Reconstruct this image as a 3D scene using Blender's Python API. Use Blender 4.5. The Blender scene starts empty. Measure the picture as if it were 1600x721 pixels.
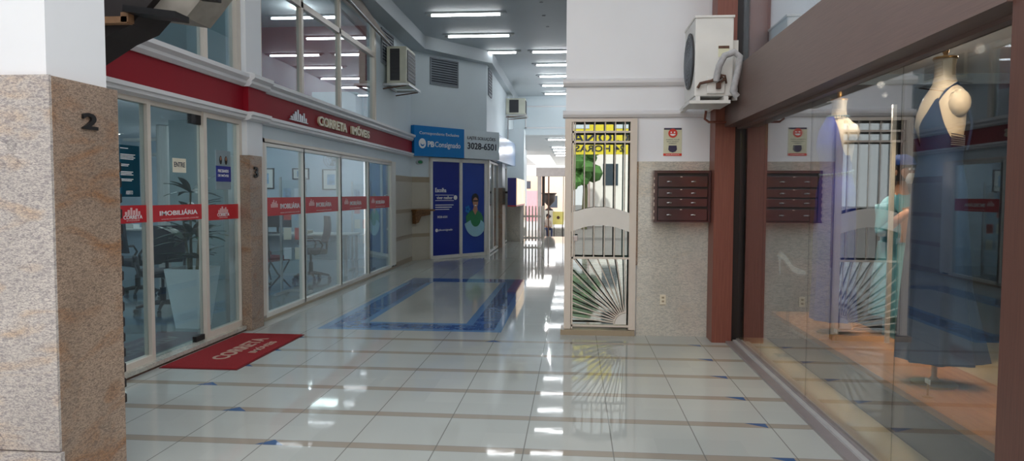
import bpy, bmesh, math, random
from mathutils import Vector, Matrix
random.seed(7)
PI = math.pi
C = bpy.context.scene.collection
def S(r, g, b):
    f = lambda v: (v/255/12.92) if v/255 <= .04045 else ((v/255+.055)/1.055)**2.4
    return (f(r), f(g), f(b), 1)

# ------------------------------------------------------------------ materials
M = {}
def mat(name, col, rough=.5, metal=0, spec=.5, var=.06, scale=6, bump=0, emit=None, es=0, coat=0, alpha=1):
    m = bpy.data.materials.new(name); m.use_nodes = True
    nt = m.node_tree; b = nt.nodes['Principled BSDF']
    tc = nt.nodes.new('ShaderNodeTexCoord'); n = nt.nodes.new('ShaderNodeTexNoise')
    n.inputs['Scale'].default_value = scale; n.inputs['Detail'].default_value = 4
    nt.links.new(tc.outputs['Object'], n.inputs['Vector'])
    r = nt.nodes.new('ShaderNodeValToRGB')
    r.color_ramp.elements[0].position = .3; r.color_ramp.elements[1].position = .7
    r.color_ramp.elements[0].color = tuple(c*(1-var) for c in col[:3])+(1,)
    r.color_ramp.elements[1].color = tuple(min(1, c*(1+var)) for c in col[:3])+(1,)
    nt.links.new(n.outputs['Fac'], r.inputs['Fac']); nt.links.new(r.outputs['Color'], b.inputs['Base Color'])
    b.inputs['Roughness'].default_value = rough; b.inputs['Metallic'].default_value = metal
    b.inputs['Specular IOR Level'].default_value = spec; b.inputs['Coat Weight'].default_value = coat
    b.inputs['Alpha'].default_value = alpha
    if emit: b.inputs['Emission Color'].default_value = emit; b.inputs['Emission Strength'].default_value = es
    if bump:
        bp = nt.nodes.new('ShaderNodeBump'); bp.inputs['Strength'].default_value = bump
        bp.inputs['Distance'].default_value = .01
        nt.links.new(n.outputs['Fac'], bp.inputs['Height']); nt.links.new(bp.outputs['Normal'], b.inputs['Normal'])
    M[name] = m; return m

def glass(name, tint, k=1.7, base=.03, refl=(.95, .97, 1, 1)):
    m = bpy.data.materials.new(name); m.use_nodes = True; nt = m.node_tree; nt.nodes.clear()
    o = nt.nodes.new('ShaderNodeOutputMaterial'); mx = nt.nodes.new('ShaderNodeMixShader')
    t = nt.nodes.new('ShaderNodeBsdfTransparent'); t.inputs[0].default_value = tint
    g = nt.nodes.new('ShaderNodeBsdfGlossy'); g.inputs['Color'].default_value = refl; g.inputs['Roughness'].default_value = 0
    geo = nt.nodes.new('ShaderNodeNewGeometry')
    dt = nt.nodes.new('ShaderNodeVectorMath'); dt.operation = 'DOT_PRODUCT'
    nt.links.new(geo.outputs['Normal'], dt.inputs[0]); nt.links.new(geo.outputs['Incoming'], dt.inputs[1])
    a = nt.nodes.new('ShaderNodeMath'); a.operation = 'ABSOLUTE'; nt.links.new(dt.outputs['Value'], a.inputs[0])
    s = nt.nodes.new('ShaderNodeMath'); s.operation = 'SUBTRACT'; s.inputs[0].default_value = 1; nt.links.new(a.outputs[0], s.inputs[1])
    p = nt.nodes.new('ShaderNodeMath'); p.operation = 'POWER'; p.inputs[1].default_value = 4.0; nt.links.new(s.outputs[0], p.inputs[0])
    q = nt.nodes.new('ShaderNodeMath'); q.operation = 'MULTIPLY_ADD'; q.inputs[1].default_value = k; q.inputs[2].default_value = base; q.use_clamp = True
    nt.links.new(p.outputs[0], q.inputs[0])
    nt.links.new(q.outputs[0], mx.inputs[0]); nt.links.new(t.outputs[0], mx.inputs[1]); nt.links.new(g.outputs[0], mx.inputs[2])
    nt.links.new(mx.outputs[0], o.inputs[0]); M[name] = m; return m

class NM:   # small node-math builder
    def __init__(s, nt): s.nt = nt
    def op(s, o, a, b=None, c=None):
        n = s.nt.nodes.new('ShaderNodeMath'); n.operation = o
        for i, v in enumerate((a, b, c)):
            if v is None: continue
            if isinstance(v, (int, float)): n.inputs[i].default_value = v
            else: s.nt.links.new(v, n.inputs[i])
        return n.outputs[0]
    def box(s, v, lo, hi): return s.op('MULTIPLY', s.op('GREATER_THAN', v, lo), s.op('LESS_THAN', v, hi))
    def mix(s, f, a, b):
        n = s.nt.nodes.new('ShaderNodeMix'); n.data_type = 'RGBA'
        for i, v in ((0, f), (6, a), (7, b)):
            if isinstance(v, (tuple, int, float)): n.inputs[i].default_value = v
            else: s.nt.links.new(v, n.inputs[i])
        return n.outputs[2]

def floor_material():
    m = bpy.data.materials.new('polished_floor_tiles'); m.use_nodes = True; nt = m.node_tree; b = nt.nodes['Principled BSDF']
    tc = nt.nodes.new('ShaderNodeTexCoord'); sp = nt.nodes.new('ShaderNodeSeparateXYZ')
    nt.links.new(tc.outputs['Object'], sp.inputs[0]); X, Y = sp.outputs[0], sp.outputs[1]; k = NM(nt); op = k.op
    P = .607
    row = op('FLOOR', op('ADD', op('DIVIDE', op('SUBTRACT', Y, 4.035), P), .5))
    dy = op('SUBTRACT', Y, op('ADD', op('MULTIPLY', row, P), 4.035))
    near = op('LESS_THAN', Y, 7.13)
    strip = op('MULTIPLY', op('LESS_THAN', op('ABSOLUTE', dy), .043), near)
    cx = op('ADD', op('DIVIDE', op('ADD', X, .285), .52), .5); fx = op('SUBTRACT', op('FRACT', cx), .5)
    gx = op('LESS_THAN', op('ABSOLUTE', fx), .0068)
    cid = op('FLOOR', op('ADD', cx, .5))
    gy = op('MULTIPLY', op('LESS_THAN', op('ABSOLUTE', op('SUBTRACT', op('ABSOLUTE', dy), .044)), .002), near)
    fy2 = op('SUBTRACT', op('FRACT', op('DIVIDE', op('SUBTRACT', Y, 7.12), .52)), .5)
    gy2 = op('MULTIPLY', op('GREATER_THAN', op('ABSOLUTE', fy2), .4955), op('GREATER_THAN', Y, 7.13))
    wn = nt.nodes.new('ShaderNodeTexWhiteNoise'); wn.noise_dimensions = '2D'
    cb = nt.nodes.new('ShaderNodeCombineXYZ'); nt.links.new(op('FLOOR', cx), cb.inputs[0]); nt.links.new(row, cb.inputs[1]); nt.links.new(cb.outputs[0], wn.inputs['Vector'])
    ns = nt.nodes.new('ShaderNodeTexNoise'); ns.inputs['Scale'].default_value = 1.3; nt.links.new(tc.outputs['Object'], ns.inputs['Vector'])
    tile = k.mix(wn.outputs['Value'], S(174, 178, 174), S(184, 187, 183))
    tile = k.mix(ns.outputs['Fac'], tile, S(168, 173, 170))
    col = k.mix(strip, tile, S(152, 145, 134))
    # triangles in the beige strips
    tri = None
    lo = op('ADD', dy, .043)           # 0 at near edge .. .086 at far edge
    t_left = op('SUBTRACT', .088, lo)  # half width: wide near, apex far
    for x0, r in ((-1.8, 0), (-2.32, 1), (-2.84, 2), (-2.84, 3), (-2.84, 4), (-2.84, 5), (-.81, 5)):
        a = op('MULTIPLY', op('LESS_THAN', op('ABSOLUTE', op('SUBTRACT', X, x0)), t_left), op('COMPARE', row, r, .1))
        tri = a if tri is None else op('MAXIMUM', tri, a)
    wr = op('MULTIPLY', lo, 1.6)
    rt = op('MULTIPLY', op('LESS_THAN', X, 1.255), op('GREATER_THAN', X, op('SUBTRACT', 1.255, wr)))
    tri = op('MULTIPLY', op('MAXIMUM', tri, rt), strip)
    col = k.mix(tri, col, S(66, 94, 136))
    # blue rectangle
    ox = op('ABSOLUTE', op('ADD', X, 1.80)); oy = op('ABSOLUTE', op('SUBTRACT', Y, 9.88))
    outer = op('MULTIPLY', op('LESS_THAN', ox, 1.02), op('LESS_THAN', oy, 2.36))
    inner = op('MULTIPLY', op('LESS_THAN', ox, .57), op('LESS_THAN', oy, 1.88))
    border = op('SUBTRACT', outer, inner)
    o2 = op('MULTIPLY', op('LESS_THAN', ox, .93), op('LESS_THAN', oy, 2.27)); i2 = op('MULTIPLY', op('LESS_THAN', ox, .66), op('LESS_THAN', oy, 1.97))
    mos = op('SUBTRACT', o2, i2)
    br = nt.nodes.new('ShaderNodeTexBrick'); br.inputs['Scale'].default_value = 1; br.inputs['Brick Width'].default_value = .11; br.inputs['Row Height'].default_value = .075
    br.inputs['Mortar Size'].default_value = .002; br.inputs['Color1'].default_value = S(56, 86, 132); br.inputs['Color2'].default_value = S(112, 142, 172); br.inputs['Mortar'].default_value = S(110, 145, 185)
    br.inputs['Bias'].default_value = -.35
    nt.links.new(tc.outputs['Object'], br.inputs['Vector'])
    wv = nt.nodes.new('ShaderNodeTexNoise'); wv.inputs['Scale'].default_value = 4; nt.links.new(tc.outputs['Object'], wv.inputs['Vector'])
    mcol = k.mix(op('GREATER_THAN', wv.outputs['Fac'], .55), br.outputs['Color'], S(70, 102, 150))
    bcol = k.mix(mos, S(102, 138, 176), mcol)
    col = k.mix(border, col, bcol)
    gr = op('MULTIPLY', op('SUBTRACT', 1, outer), op('MAXIMUM', op('MAXIMUM', gx, gy), op('MULTIPLY', gy2, .45)))
    col = k.mix(op('MULTIPLY', gr, .8), col, S(112, 112, 108))
    nt.links.new(col, b.inputs['Base Color'])
    rn = op('MULTIPLY_ADD', ns.outputs['Fac'], .03, .025); nt.links.new(rn, b.inputs['Roughness'])
    b.inputs['Specular IOR Level'].default_value = .2
    # slight waviness so that the reflections of the lamps break up
    w2 = nt.nodes.new('ShaderNodeTexNoise'); w2.inputs['Scale'].default_value = 5; nt.links.new(tc.outputs['Object'], w2.inputs['Vector'])
    bp = nt.nodes.new('ShaderNodeBump'); bp.inputs['Strength'].default_value = .03; bp.inputs['Distance'].default_value = .01
    hh = op('SUBTRACT', w2.outputs['Fac'], op('MULTIPLY', gr, .6))
    nt.links.new(hh, bp.inputs['Height']); nt.links.new(bp.outputs['Normal'], b.inputs['Normal'])
    M['floor'] = m

def granite(name, base, dark, warm, rough, scale=1.0, warm_at=.55, bump=.1):
    m = bpy.data.materials.new(name); m.use_nodes = True; nt = m.node_tree; b = nt.nodes['Principled BSDF']; k = NM(nt)
    tc = nt.nodes.new('ShaderNodeTexCoord'); mp = nt.nodes.new('ShaderNodeMapping')
    mp.inputs['Rotation'].default_value = (.5, .4, .2); mp.inputs['Scale'].default_value = (1, 1, 2.6)
    nt.links.new(tc.outputs['Object'], mp.inputs[0])
    def noise(s, d, dist=0, src=mp.outputs[0]):
        n = nt.nodes.new('ShaderNodeTexNoise'); n.inputs['Scale'].default_value = s*scale; n.inputs['Detail'].default_value = d; n.inputs['Distortion'].default_value = dist
        nt.links.new(src, n.inputs['Vector']); return n.outputs['Fac']
    def ramp(v, lo, hi):
        r = nt.nodes.new('ShaderNodeMapRange'); r.inputs[1].default_value = lo; r.inputs[2].default_value = hi; nt.links.new(v, r.inputs[0]); return r.outputs[0]
    f1 = ramp(noise(120, 2), .48, .62); f2 = ramp(noise(2.6, 6, 1.2), warm_at, warm_at+.2); f3 = ramp(noise(52, 4, .8), .46, .62); f4 = ramp(noise(1.7, 5, .8, tc.outputs['Object']), .35, .65)
    v = noise(1.3, 5, 2.2, tc.outputs['Object']); vein = k.op('MULTIPLY', k.op('LESS_THAN', k.op('ABSOLUTE', k.op('SUBTRACT', v, .5)), .006), ramp(noise(1.1, 2), .5, .6))
    c1 = k.mix(f4, base, tuple(v_*.70 for v_ in base[:3])+(1,))
    c1 = k.mix(k.op('MULTIPLY', f2, .7), c1, warm); c1 = k.mix(k.op('MULTIPLY', f3, .5), c1, dark)
    c1 = k.mix(k.op('MULTIPLY', f1, .5), c1, dark); c1 = k.mix(k.op('MULTIPLY', vein, .35), c1, tuple(v_*.5 for v_ in dark[:3])+(1,))
    nt.links.new(c1, b.inputs['Base Color']); b.inputs['Roughness'].default_value = rough; b.inputs['Specular IOR Level'].default_value = .5
    if bump:
        bp = nt.nodes.new('ShaderNodeBump'); bp.inputs['Strength'].default_value = bump; bp.inputs['Distance'].default_value = .004
        nt.links.new(f1, bp.inputs['Height']); nt.links.new(bp.outputs['Normal'], b.inputs['Normal'])
    M[name] = m

def wood(name, a, b_, rough, axis=2, fine=60):
    m = bpy.data.materials.new(name); m.use_nodes = True; nt = m.node_tree; b = nt.nodes['Principled BSDF']
    tc = nt.nodes.new('ShaderNodeTexCoord'); mp = nt.nodes.new('ShaderNodeMapping'); sc = [fine]*3; sc[axis] = fine*.03; mp.inputs['Scale'].default_value = sc
    n = nt.nodes.new('ShaderNodeTexNoise'); n.inputs['Scale'].default_value = 1; n.inputs['Detail'].default_value = 5
    nt.links.new(tc.outputs['Object'], mp.inputs[0]); nt.links.new(mp.outputs[0], n.inputs['Vector'])
    r = nt.nodes.new('ShaderNodeValToRGB'); r.color_ramp.elements[0].position = .32; r.color_ramp.elements[1].position = .68
    r.color_ramp.elements[0].color = a; r.color_ramp.elements[1].color = b_
    nt.links.new(n.outputs['Fac'], r.inputs['Fac']); nt.links.new(r.outputs['Color'], b.inputs['Base Color']); b.inputs['Roughness'].default_value = rough
    M[name] = m

floor_material()
granite('granite_lit', S(220, 212, 204), S(104, 96, 108), S(208, 168, 118), .35, .9, .55)  # paler copy of the pillar granite, daylight on the front put into the colour
granite('granite_tan', S(180, 156, 136), S(84, 72, 68), S(158, 108, 64), .25, .9, .5)
granite('granite_grey', S(216, 212, 200), S(156, 158, 154), S(196, 176, 144), .07, .5, .56, 0)
wood('wood_red', S(118, 66, 54), S(132, 78, 64), .42, 2, 140)
wood('wood_beam', S(100, 80, 74), S(110, 89, 82), .4, 1, 140)
wood('wood_column', S(80, 50, 42), S(92, 60, 50), .42, 2, 140)
wood('wood_plinth', S(176, 118, 72), S(196, 138, 88), .35, 1, 30)
wood('wood_bracket', S(92, 62, 34), S(140, 100, 60), .4, 1, 30)
mat('paint_white', S(236, 239, 243), .55, var=.02, scale=1.5)
mat('paint_cool', S(208, 220, 226), .55, var=.02, scale=1.5)
mat('paint_beige', S(186, 180, 166), .3, var=.03)
mat('paint_tan', S(160, 146, 124), .3, var=.03)
mat('trim_white', S(222, 222, 224), .4, var=.02)
mat('frame_cream', S(218, 208, 196), .35, var=.03)
mat('frame_white', S(226, 224, 218), .35, var=.03)
mat('ceiling_paint', S(176, 185, 190), .6, var=.03, scale=.6)
mat('band_red', S(142, 16, 34), .6, spec=.25, var=.04, scale=2)
mat('stripe_red', S(196, 30, 42), .4, var=.03)
mat('mat_red', S(136, 10, 22), .95, var=.14, scale=120, bump=.4)
mat('mat_edge', S(105, 10, 20), .8)
mat('mat_letters', S(178, 150, 136), .95, var=.1, scale=120)
mat('letter_beige', S(214, 204, 178), .4)
mat('letter_white', S(240, 240, 242), .5, var=.01)
mat('letter_pink', S(232, 190, 190), .5, var=.01)
mat('letter_dark', S(44, 50, 66), .5)
mat('silver', S(176, 178, 184), .3, .8)
mat('steel', S(170, 170, 172), .3, .9)
mat('aluminium', S(178, 182, 184), .35, .6)
mat('rail_grey', S(150, 142, 142), .35, .3)
mat('rail_light', S(196, 196, 196), .3, .3)
mat('sign_blue', S(0, 122, 196), .3, var=.02)
mat('sign_white', S(214, 226, 232), .35, var=.02)
mat('sign_steel', S(54, 112, 168), .2)
mat('poster_navy', S(24, 42, 140), .25, var=.05, scale=.6)
mat('poster_blue', S(34, 70, 168), .25, var=.15, scale=.7)
mat('poster_teal', S(18, 92, 118), .4)
mat('poster_pale', S(208, 218, 226), .5)
mat('paper', S(232, 226, 206), .6)
mat('sticker_cream', S(214, 214, 186), .5)
mat('sticker_red', S(214, 60, 44), .5)
mat('sticker_navy', S(48, 44, 76), .5)
mat('skin', S(176, 126, 98), .5, var=.05)
mat('skin_print', S(186, 134, 108), .5, var=.05)
mat('hair_black', S(24, 20, 20), .5, var=.2, scale=60)
mat('green_print', S(44, 128, 84), .5)
mat('arc_print', S(150, 196, 214), .5)
mat('black_plastic', S(26, 28, 32), .4)
mat('black_metal', S(30, 28, 30), .45, .3)
mat('black_fabric', S(34, 38, 46), .85, bump=.2, scale=80)
mat('red_fabric', S(140, 40, 48), .8, bump=.2, scale=80)
mat('white_plastic', S(228, 228, 224), .35, var=.02)
mat('planter_white', S(214, 224, 226), .3, var=.02)
mat('ac_white', S(216, 216, 212), .45, var=.05, scale=4)
mat('ac_cream', S(206, 208, 192), .45, var=.08, scale=5)
mat('ac_dark', S(52, 54, 60), .5)
mat('ac_rust', S(88, 62, 50), .8, var=.3, scale=30)
mat('pipe_wrap', S(170, 170, 172), .7, var=.14, scale=30, bump=.3)
mat('louvre_grey', S(128, 136, 144), .5)
mat('louvre_dark', S(50, 58, 68), .7)
mat('leaf', S(30, 66, 44), .45, var=.25, scale=10)
mat('stem', S(92, 92, 62), .7)
mat('soil', S(60, 44, 34), .9, var=.3, scale=60)
mat('mailbox_brown', S(60, 34, 38), .22, var=.12, scale=8, coat=.3)
mat('mailbox_dark', S(22, 12, 12), .5)
mat('mailbox_chip', S(190, 172, 160), .7, var=.2, scale=50)
mat('switch_cream', S(226, 218, 196), .4, var=.02)
mat('office_floor', S(112, 126, 132), .12, var=.03, scale=1)
mat('office_wall', S(176, 194, 208), .6, var=.02, scale=1)
mat('office_grey', S(138, 156, 158), .6, var=.03, scale=1)
mat('red_wall', S(158, 20, 46), .5, var=.05, scale=1)
mat('blind_teal', S(146, 168, 172), .6, var=.04, scale=.8)
mat('dark_room', S(34, 40, 48), .7)
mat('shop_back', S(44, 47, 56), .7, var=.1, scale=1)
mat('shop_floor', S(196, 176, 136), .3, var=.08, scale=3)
mat('plinth_dark', S(52, 46, 44), .35, var=.1, scale=5)
mat('mannequin_skin', S(226, 212, 190), .45, var=.02)
mat('gold', S(204, 158, 92), .3, .8)
mat('dress_royal', S(14, 44, 150), .6, var=.1, scale=12)
mat('dress_navy', S(14, 46, 88), .6, var=.1, scale=12)
mat('bead', S(150, 190, 214), .15, .5)
mat('teal_cloth', S(92, 160, 178), .7, var=.1, scale=12, bump=.1)
mat('cap_blue', S(22, 72, 150), .6)
mat('mask_white', S(232, 236, 236), .6)
mat('shoe_clear', S(180, 205, 215), .1, .3)
mat('picture_art', S(130, 168, 200), .5, var=.5, scale=9)
mat('tube', S(255, 255, 255), .5, emit=(.98, .99, 1, 1), es=15)
mat('skylight', S(255, 255, 255), .5, emit=(1, .98, .95, 1), es=2.6)
mat('spot_emit', S(255, 255, 255), .5, emit=(.9, 1, .97, 1), es=9)
mat('warm_emit', S(255, 220, 170), .5, emit=(1, .74, .45, 1), es=8)
mat('lightbox_print', S(226, 206, 180), .4, var=.45, scale=3, emit=S(236, 200, 160), es=.9)
mat('stair_dark', S(48, 42, 42), .8, var=.15, scale=4)
mat('stair_stone', S(146, 140, 132), .7, var=.2, scale=6)
mat('stair_wood', S(150, 112, 80), .7, var=.15, scale=20)
mat('canvas_beige', S(168, 158, 150), .8, var=.1, scale=3)
mat('asphalt', S(130, 128, 126), .8, var=.1, scale=3)
mat('house_pink', S(248, 170, 178), .7, var=.04)
mat('house_red', S(196, 96, 74), .7, var=.06)
mat('house_cream', S(250, 228, 204), .7, var=.04)
mat('house_white_glow', S(240, 238, 232), .7, var=.03, emit=(1, 1, 1, 1), es=.25)  # slight self-glow added so the facade looks sunlit in reflections
mat('roof_tile', S(170, 110, 84), .8, var=.2, scale=12)
mat('window_dark', S(70, 84, 96), .2)
mat('stone_planter', S(150, 148, 144), .8, var=.15, scale=10)
mat('urn_bronze', S(58, 48, 44), .5, .3)
mat('yellow', S(236, 216, 60), .6)
mat('yellow_pale', S(240, 226, 130), .6)
mat('portal_grey', S(186, 178, 176), .6)
mat('jeans', S(44, 60, 100), .8)
mat('shirt', S(196, 180, 172), .8)
mat('tree_green', S(84, 128, 66), .8, var=.4, scale=2)
glass('glass_office', (.86, .93, .94, 1), 1.15, .035)
glass('glass_upper', (.78, .86, .88, 1), 1.4, .07)
glass('glass_shop', (.82, .84, .84, 1), 1.4, .05)
glass('glass_door', (.10, .16, .15, 1), .6, .46, (.88, .93, .90, 1))
glass('glass_clear', (.92, .96, .96, 1), .8, .04)

# ------------------------------------------------------------------ mesh helpers
class MB:
    def __init__(s): s.b = bmesh.new(); s.T = Matrix()
    def v(s, p): return s.b.verts.new(s.T @ Vector(p))
    def face(s, pts):
        try: return s.b.faces.new([s.v(p) for p in pts])
        except Exception: return None
    def box(s, x0, x1, y0, y1, z0, z1, bev=0):
        x0, x1 = sorted((x0, x1)); y0, y1 = sorted((y0, y1)); z0, z1 = sorted((z0, z1))
        vs = [s.v((x, y, z)) for z in (z0, z1) for x, y in ((x0, y0), (x1, y0), (x1, y1), (x0, y1))]
        fs = [s.b.faces.new([vs[i] for i in f]) for f in ((3, 2, 1, 0), (4, 5, 6, 7), (0, 1, 5, 4), (1, 2, 6, 5), (2, 3, 7, 6), (3, 0, 4, 7))]
        if bev:
            es = list({e for f in fs for e in f.edges})
            bmesh.ops.bevel(s.b, geom=es, offset=bev, segments=2, affect='EDGES', profile=.6)
        return s
    def tube(s, pts, r, n=10, cap=True, closed=False):
        pts = [Vector(p) for p in pts]; rs = r if isinstance(r, (list, tuple)) else [r]*len(pts)
        rings = []; up = None; N = len(pts)
        for i, p in enumerate(pts):
            if closed: d = pts[(i+1) % N]-pts[i-1]
            else: d = pts[min(i+1, N-1)]-pts[max(i-1, 0)]
            d.normalize()
            if up is None: up = Vector((0, 0, 1)) if abs(d.z) < .9 else Vector((1, 0, 0))
            a = d.cross(up).normalized(); b = a.cross(d).normalized(); up = b
            rings.append([s.v(p+(a*math.cos(2*PI*k/n)+b*math.sin(2*PI*k/n))*rs[i]) for k in range(n)])
        R = range(N) if closed else range(N-1)
        for i in R:
            A, B = rings[i], rings[(i+1) % N]
            for k in range(n): s.b.faces.new((A[k], A[(k+1) % n], B[(k+1) % n], B[k]))
        if cap and not closed:
            s.b.faces.new(rings[0][::-1]); s.b.faces.new(rings[-1])
        return s
    def lathe(s, prof, c=(0, 0, 0), n=24, sx=1, sy=1):
        rings = [[s.v((c[0]+r*sx*math.cos(2*PI*k/n), c[1]+r*sy*math.sin(2*PI*k/n), c[2]+z)) for k in range(n)] for r, z in prof]
        for A, B in zip(rings, rings[1:]):
            for k in range(n): s.b.faces.new((A[k], A[(k+1) % n], B[(k+1) % n], B[k]))
        s.b.faces.new(rings[0][::-1]); s.b.faces.new(rings[-1]); return s
    def loft(s, secs, n=24, fold=None, capb=True, capt=True):   # secs: (cx,cy,z,rx,ry)
        rings = []
        for cx, cy, z, rx, ry in secs:
            ring = []
            for k in range(n):
                a = 2*PI*k/n; q = 1+(fold(a, z) if fold else 0)
                ring.append(s.v((cx+rx*q*math.cos(a), cy+ry*q*math.sin(a), z)))
            rings.append(ring)
        for A, B in zip(rings, rings[1:]):
            for k in range(n): s.b.faces.new((A[k], A[(k+1) % n], B[(k+1) % n], B[k]))
        if capb: s.b.faces.new(rings[0][::-1])
        if capt: s.b.faces.new(rings[-1])
        return s
    def ball(s, c, r, n=12, sx=1, sy=1, sz=1):
        m = n//2; pr = [(max(.001, r*math.sin(PI*i/m)), -r*sz*math.cos(PI*i/m)) for i in range(m+1)]
        return s.lathe(pr, c, n, sx, sy)
    def prism(s, poly, o, ux, uy, d):     # extrude 2-D polygon: o + ux*a + uy*b, thickness vector d
        o, ux, uy, d = map(Vector, (o, ux, uy, d)); A = [s.v(o+ux*a+uy*b) for a, b in poly]; B = [s.v(o+ux*a+uy*b+d) for a, b in poly]
        n = len(A); s.b.faces.new(A[::-1]); s.b.faces.new(B)
        for i in range(n): s.b.faces.new((A[i], A[(i+1) % n], B[(i+1) % n], B[i]))
        return s
    def build(s, name, m, parent=None, smooth=False, loc=None, mats=None):
        bmesh.ops.recalc_face_normals(s.b, faces=s.b.faces)
        me = bpy.data.meshes.new(name); off = Vector((0, 0, 0))
        if parent is not None:
            p = parent
            while p is not None: off += p.location; p = p.parent
        elif loc is not None: off = Vector(loc)
        elif m != 'floor' and name != 'floor':
            xs = [v.co for v in s.b.verts]
            off = Vector(((min(v.x for v in xs)+max(v.x for v in xs))/2, (min(v.y for v in xs)+max(v.y for v in xs))/2, min(v.z for v in xs)))
        for v in s.b.verts: v.co -= off
        if smooth:
            for f in s.b.faces: f.smooth = True
        s.b.to_mesh(me); s.b.free()
        o = bpy.data.objects.new(name, me); C.objects.link(o)
        for mm in (mats or [m]): me.materials.append(M[mm])
        if parent is not None: o.parent = parent
        else: o.location = off
        if smooth:
            try: me.set_sharp_from_angle(angle=math.radians(40))
            except Exception: pass
        return o

def bx(name, m, *b, parent=None, bev=0): return MB().box(*b, bev=bev).build(name, m, parent)
def tag(o, label, cat, group=None):
    o['label'] = label; o['category'] = cat
    if group: o['group'] = group
    return o
def thing(name, label, cat, loc=(0, 0, 0), group=None):
    o = bpy.data.objects.new(name, None); C.objects.link(o); o.location = loc; o.empty_display_size = .1
    return tag(o, label, cat, group)
def st(o): o['kind'] = 'structure'; return o
def stuff(o): o['kind'] = 'stuff'; return o
def sbx(name, m, *b): return st(bx(name, m, *b))
def dup(root, loc, rotz=0, label=None, group=None):
    r = root.copy(); C.objects.link(r); r.location = loc; r.rotation_euler = (0, 0, rotz)
    if label: r['label'] = label
    if group: r['group'] = group
    for ch in list(root.children):
        c = ch.copy(); C.objects.link(c); c.parent = r
        for g in list(ch.children):
            d = g.copy(); C.objects.link(d); d.parent = c
    return r
def abs_off(p):
    off = Vector((0, 0, 0))
    while p is not None: off += p.location; p = p.parent
    return off
def text(name, s, m, o, ux, uy, w=None, h=.1, th=.004, parent=None, bold=0, align='L', sp=1.0):
    """raised lettering: o = lower-left corner, ux reading direction, uy up, w/h target size"""
    cu = bpy.data.curves.new(name, 'FONT'); cu.body = s; cu.extrude = .5; cu.offset = bold; cu.space_character = sp; cu.resolution_u = 3
    t = bpy.data.objects.new(name, cu); C.objects.link(t)
    dg = bpy.context.evaluated_depsgraph_get(); dg.update()
    me = bpy.data.meshes.new_from_object(t.evaluated_get(dg)); C.objects.unlink(t); bpy.data.objects.remove(t)
    xs = [v.co.x for v in me.vertices]; ys = [v.co.y for v in me.vertices]; x0, x1, y0, y1 = min(xs), max(xs), min(ys), max(ys)
    sy = h/(y1-y0); sx = (w/(x1-x0)) if w else sy
    ux, uy, o = Vector(ux).normalized(), Vector(uy).normalized(), Vector(o); n = ux.cross(uy)
    off = abs_off(parent) if parent is not None else o
    for v in me.vertices:
        p = o+ux*((v.co.x-x0)*sx)+uy*((v.co.y-y0)*sy)+n*((v.co.z+.5)*th); v.co = p-off
    me.materials.clear(); me.materials.append(M[m]); me.name = name
    ob = bpy.data.objects.new(name, me); C.objects.link(ob)
    if parent is not None: ob.parent = parent
    else: ob.location = off
    return ob
def flat(name, poly, m, o, ux, uy, th, parent):
    ux, uy = Vector(ux).normalized(), Vector(uy).normalized(); n = ux.cross(uy)
    return MB().prism(poly, o, ux, uy, n*th).build(name, m, parent)
def rect(x0, x1, y0, y1): return [(x0, y0), (x1, y0), (x1, y1), (x0, y1)]
def disc(cx, cy, r, n=20, ry=None): return [(cx+r*math.cos(2*PI*k/n), cy+(ry or r)*math.sin(2*PI*k/n)) for k in range(n)]

XL = -3.6          # left shopfront plane
XG = 1.65          # display window plane
YW = 7.55          # wall with the gate
CZ = 4.9
UZ = (0, 0, 1); UY = (0, 1, 0)

# ------------------------------------------------------------------ setting
sbx('floor', 'floor', -3.62, 1.66, -1.5, 24.6, -.12, 0)
sbx('floor_office', 'office_floor', -12, -3.62, 2, 15.4, -.1, .05)
sbx('floor_corridor_side', 'floor', -3.62, -2.1, 24.6, 24.7, -.12, 0)
# ceiling
sbx('ceiling', 'ceiling_paint', -3.25, 1.9, 5.5, 25.2, CZ, CZ+.15)
MBc = MB()
MBc.prism([(XL-.4, 5.5), (-3.25, 5.5), (-3.25, 15.25), (-2.0, 17.05), (-2.0, 25), (-4.4, 25), (-4.4, 15)], (0, 0, 4.62), (1, 0, 0), (0, 1, 0), (0, 0, .40))
st(MBc.build('ceiling_border', 'ceiling_paint'))

# left facade --------------------------------------------------------
sbx('wall_left_front', 'paint_cool', XL-.15, XL, .6, 5.0, 0, 4.62)
# between windows and around them
wl = MB()
wl.box(XL-.15, XL, 5.0, 7.39, 2.29, 2.80)       # behind red band
wl.box(XL-.15, XL, 7.39, 7.83, 0, 4.62)          # pilaster wall
wl.box(XL-.15, XL, 7.83, 13.95, 2.08, 2.80)
wl.box(XL-.15, XL, 13.95, 15.42, 0, 2.8)
wl.box(XL-.15, XL, 12.6, 15.42, 2.8, 4.62)
wl.box(XL-.15, XL, 5.0, 12.6, 4.55, 4.62)
wl.box(XL-.15, XL-.06, 7.83, 13.95, 0, .03)
st(wl.build('wall_left', 'paint_cool'))
sbx('trim_pilaster', 'paint_white', XL, XL+.06, 7.42, 7.80, 1.9, 4.62)
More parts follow.
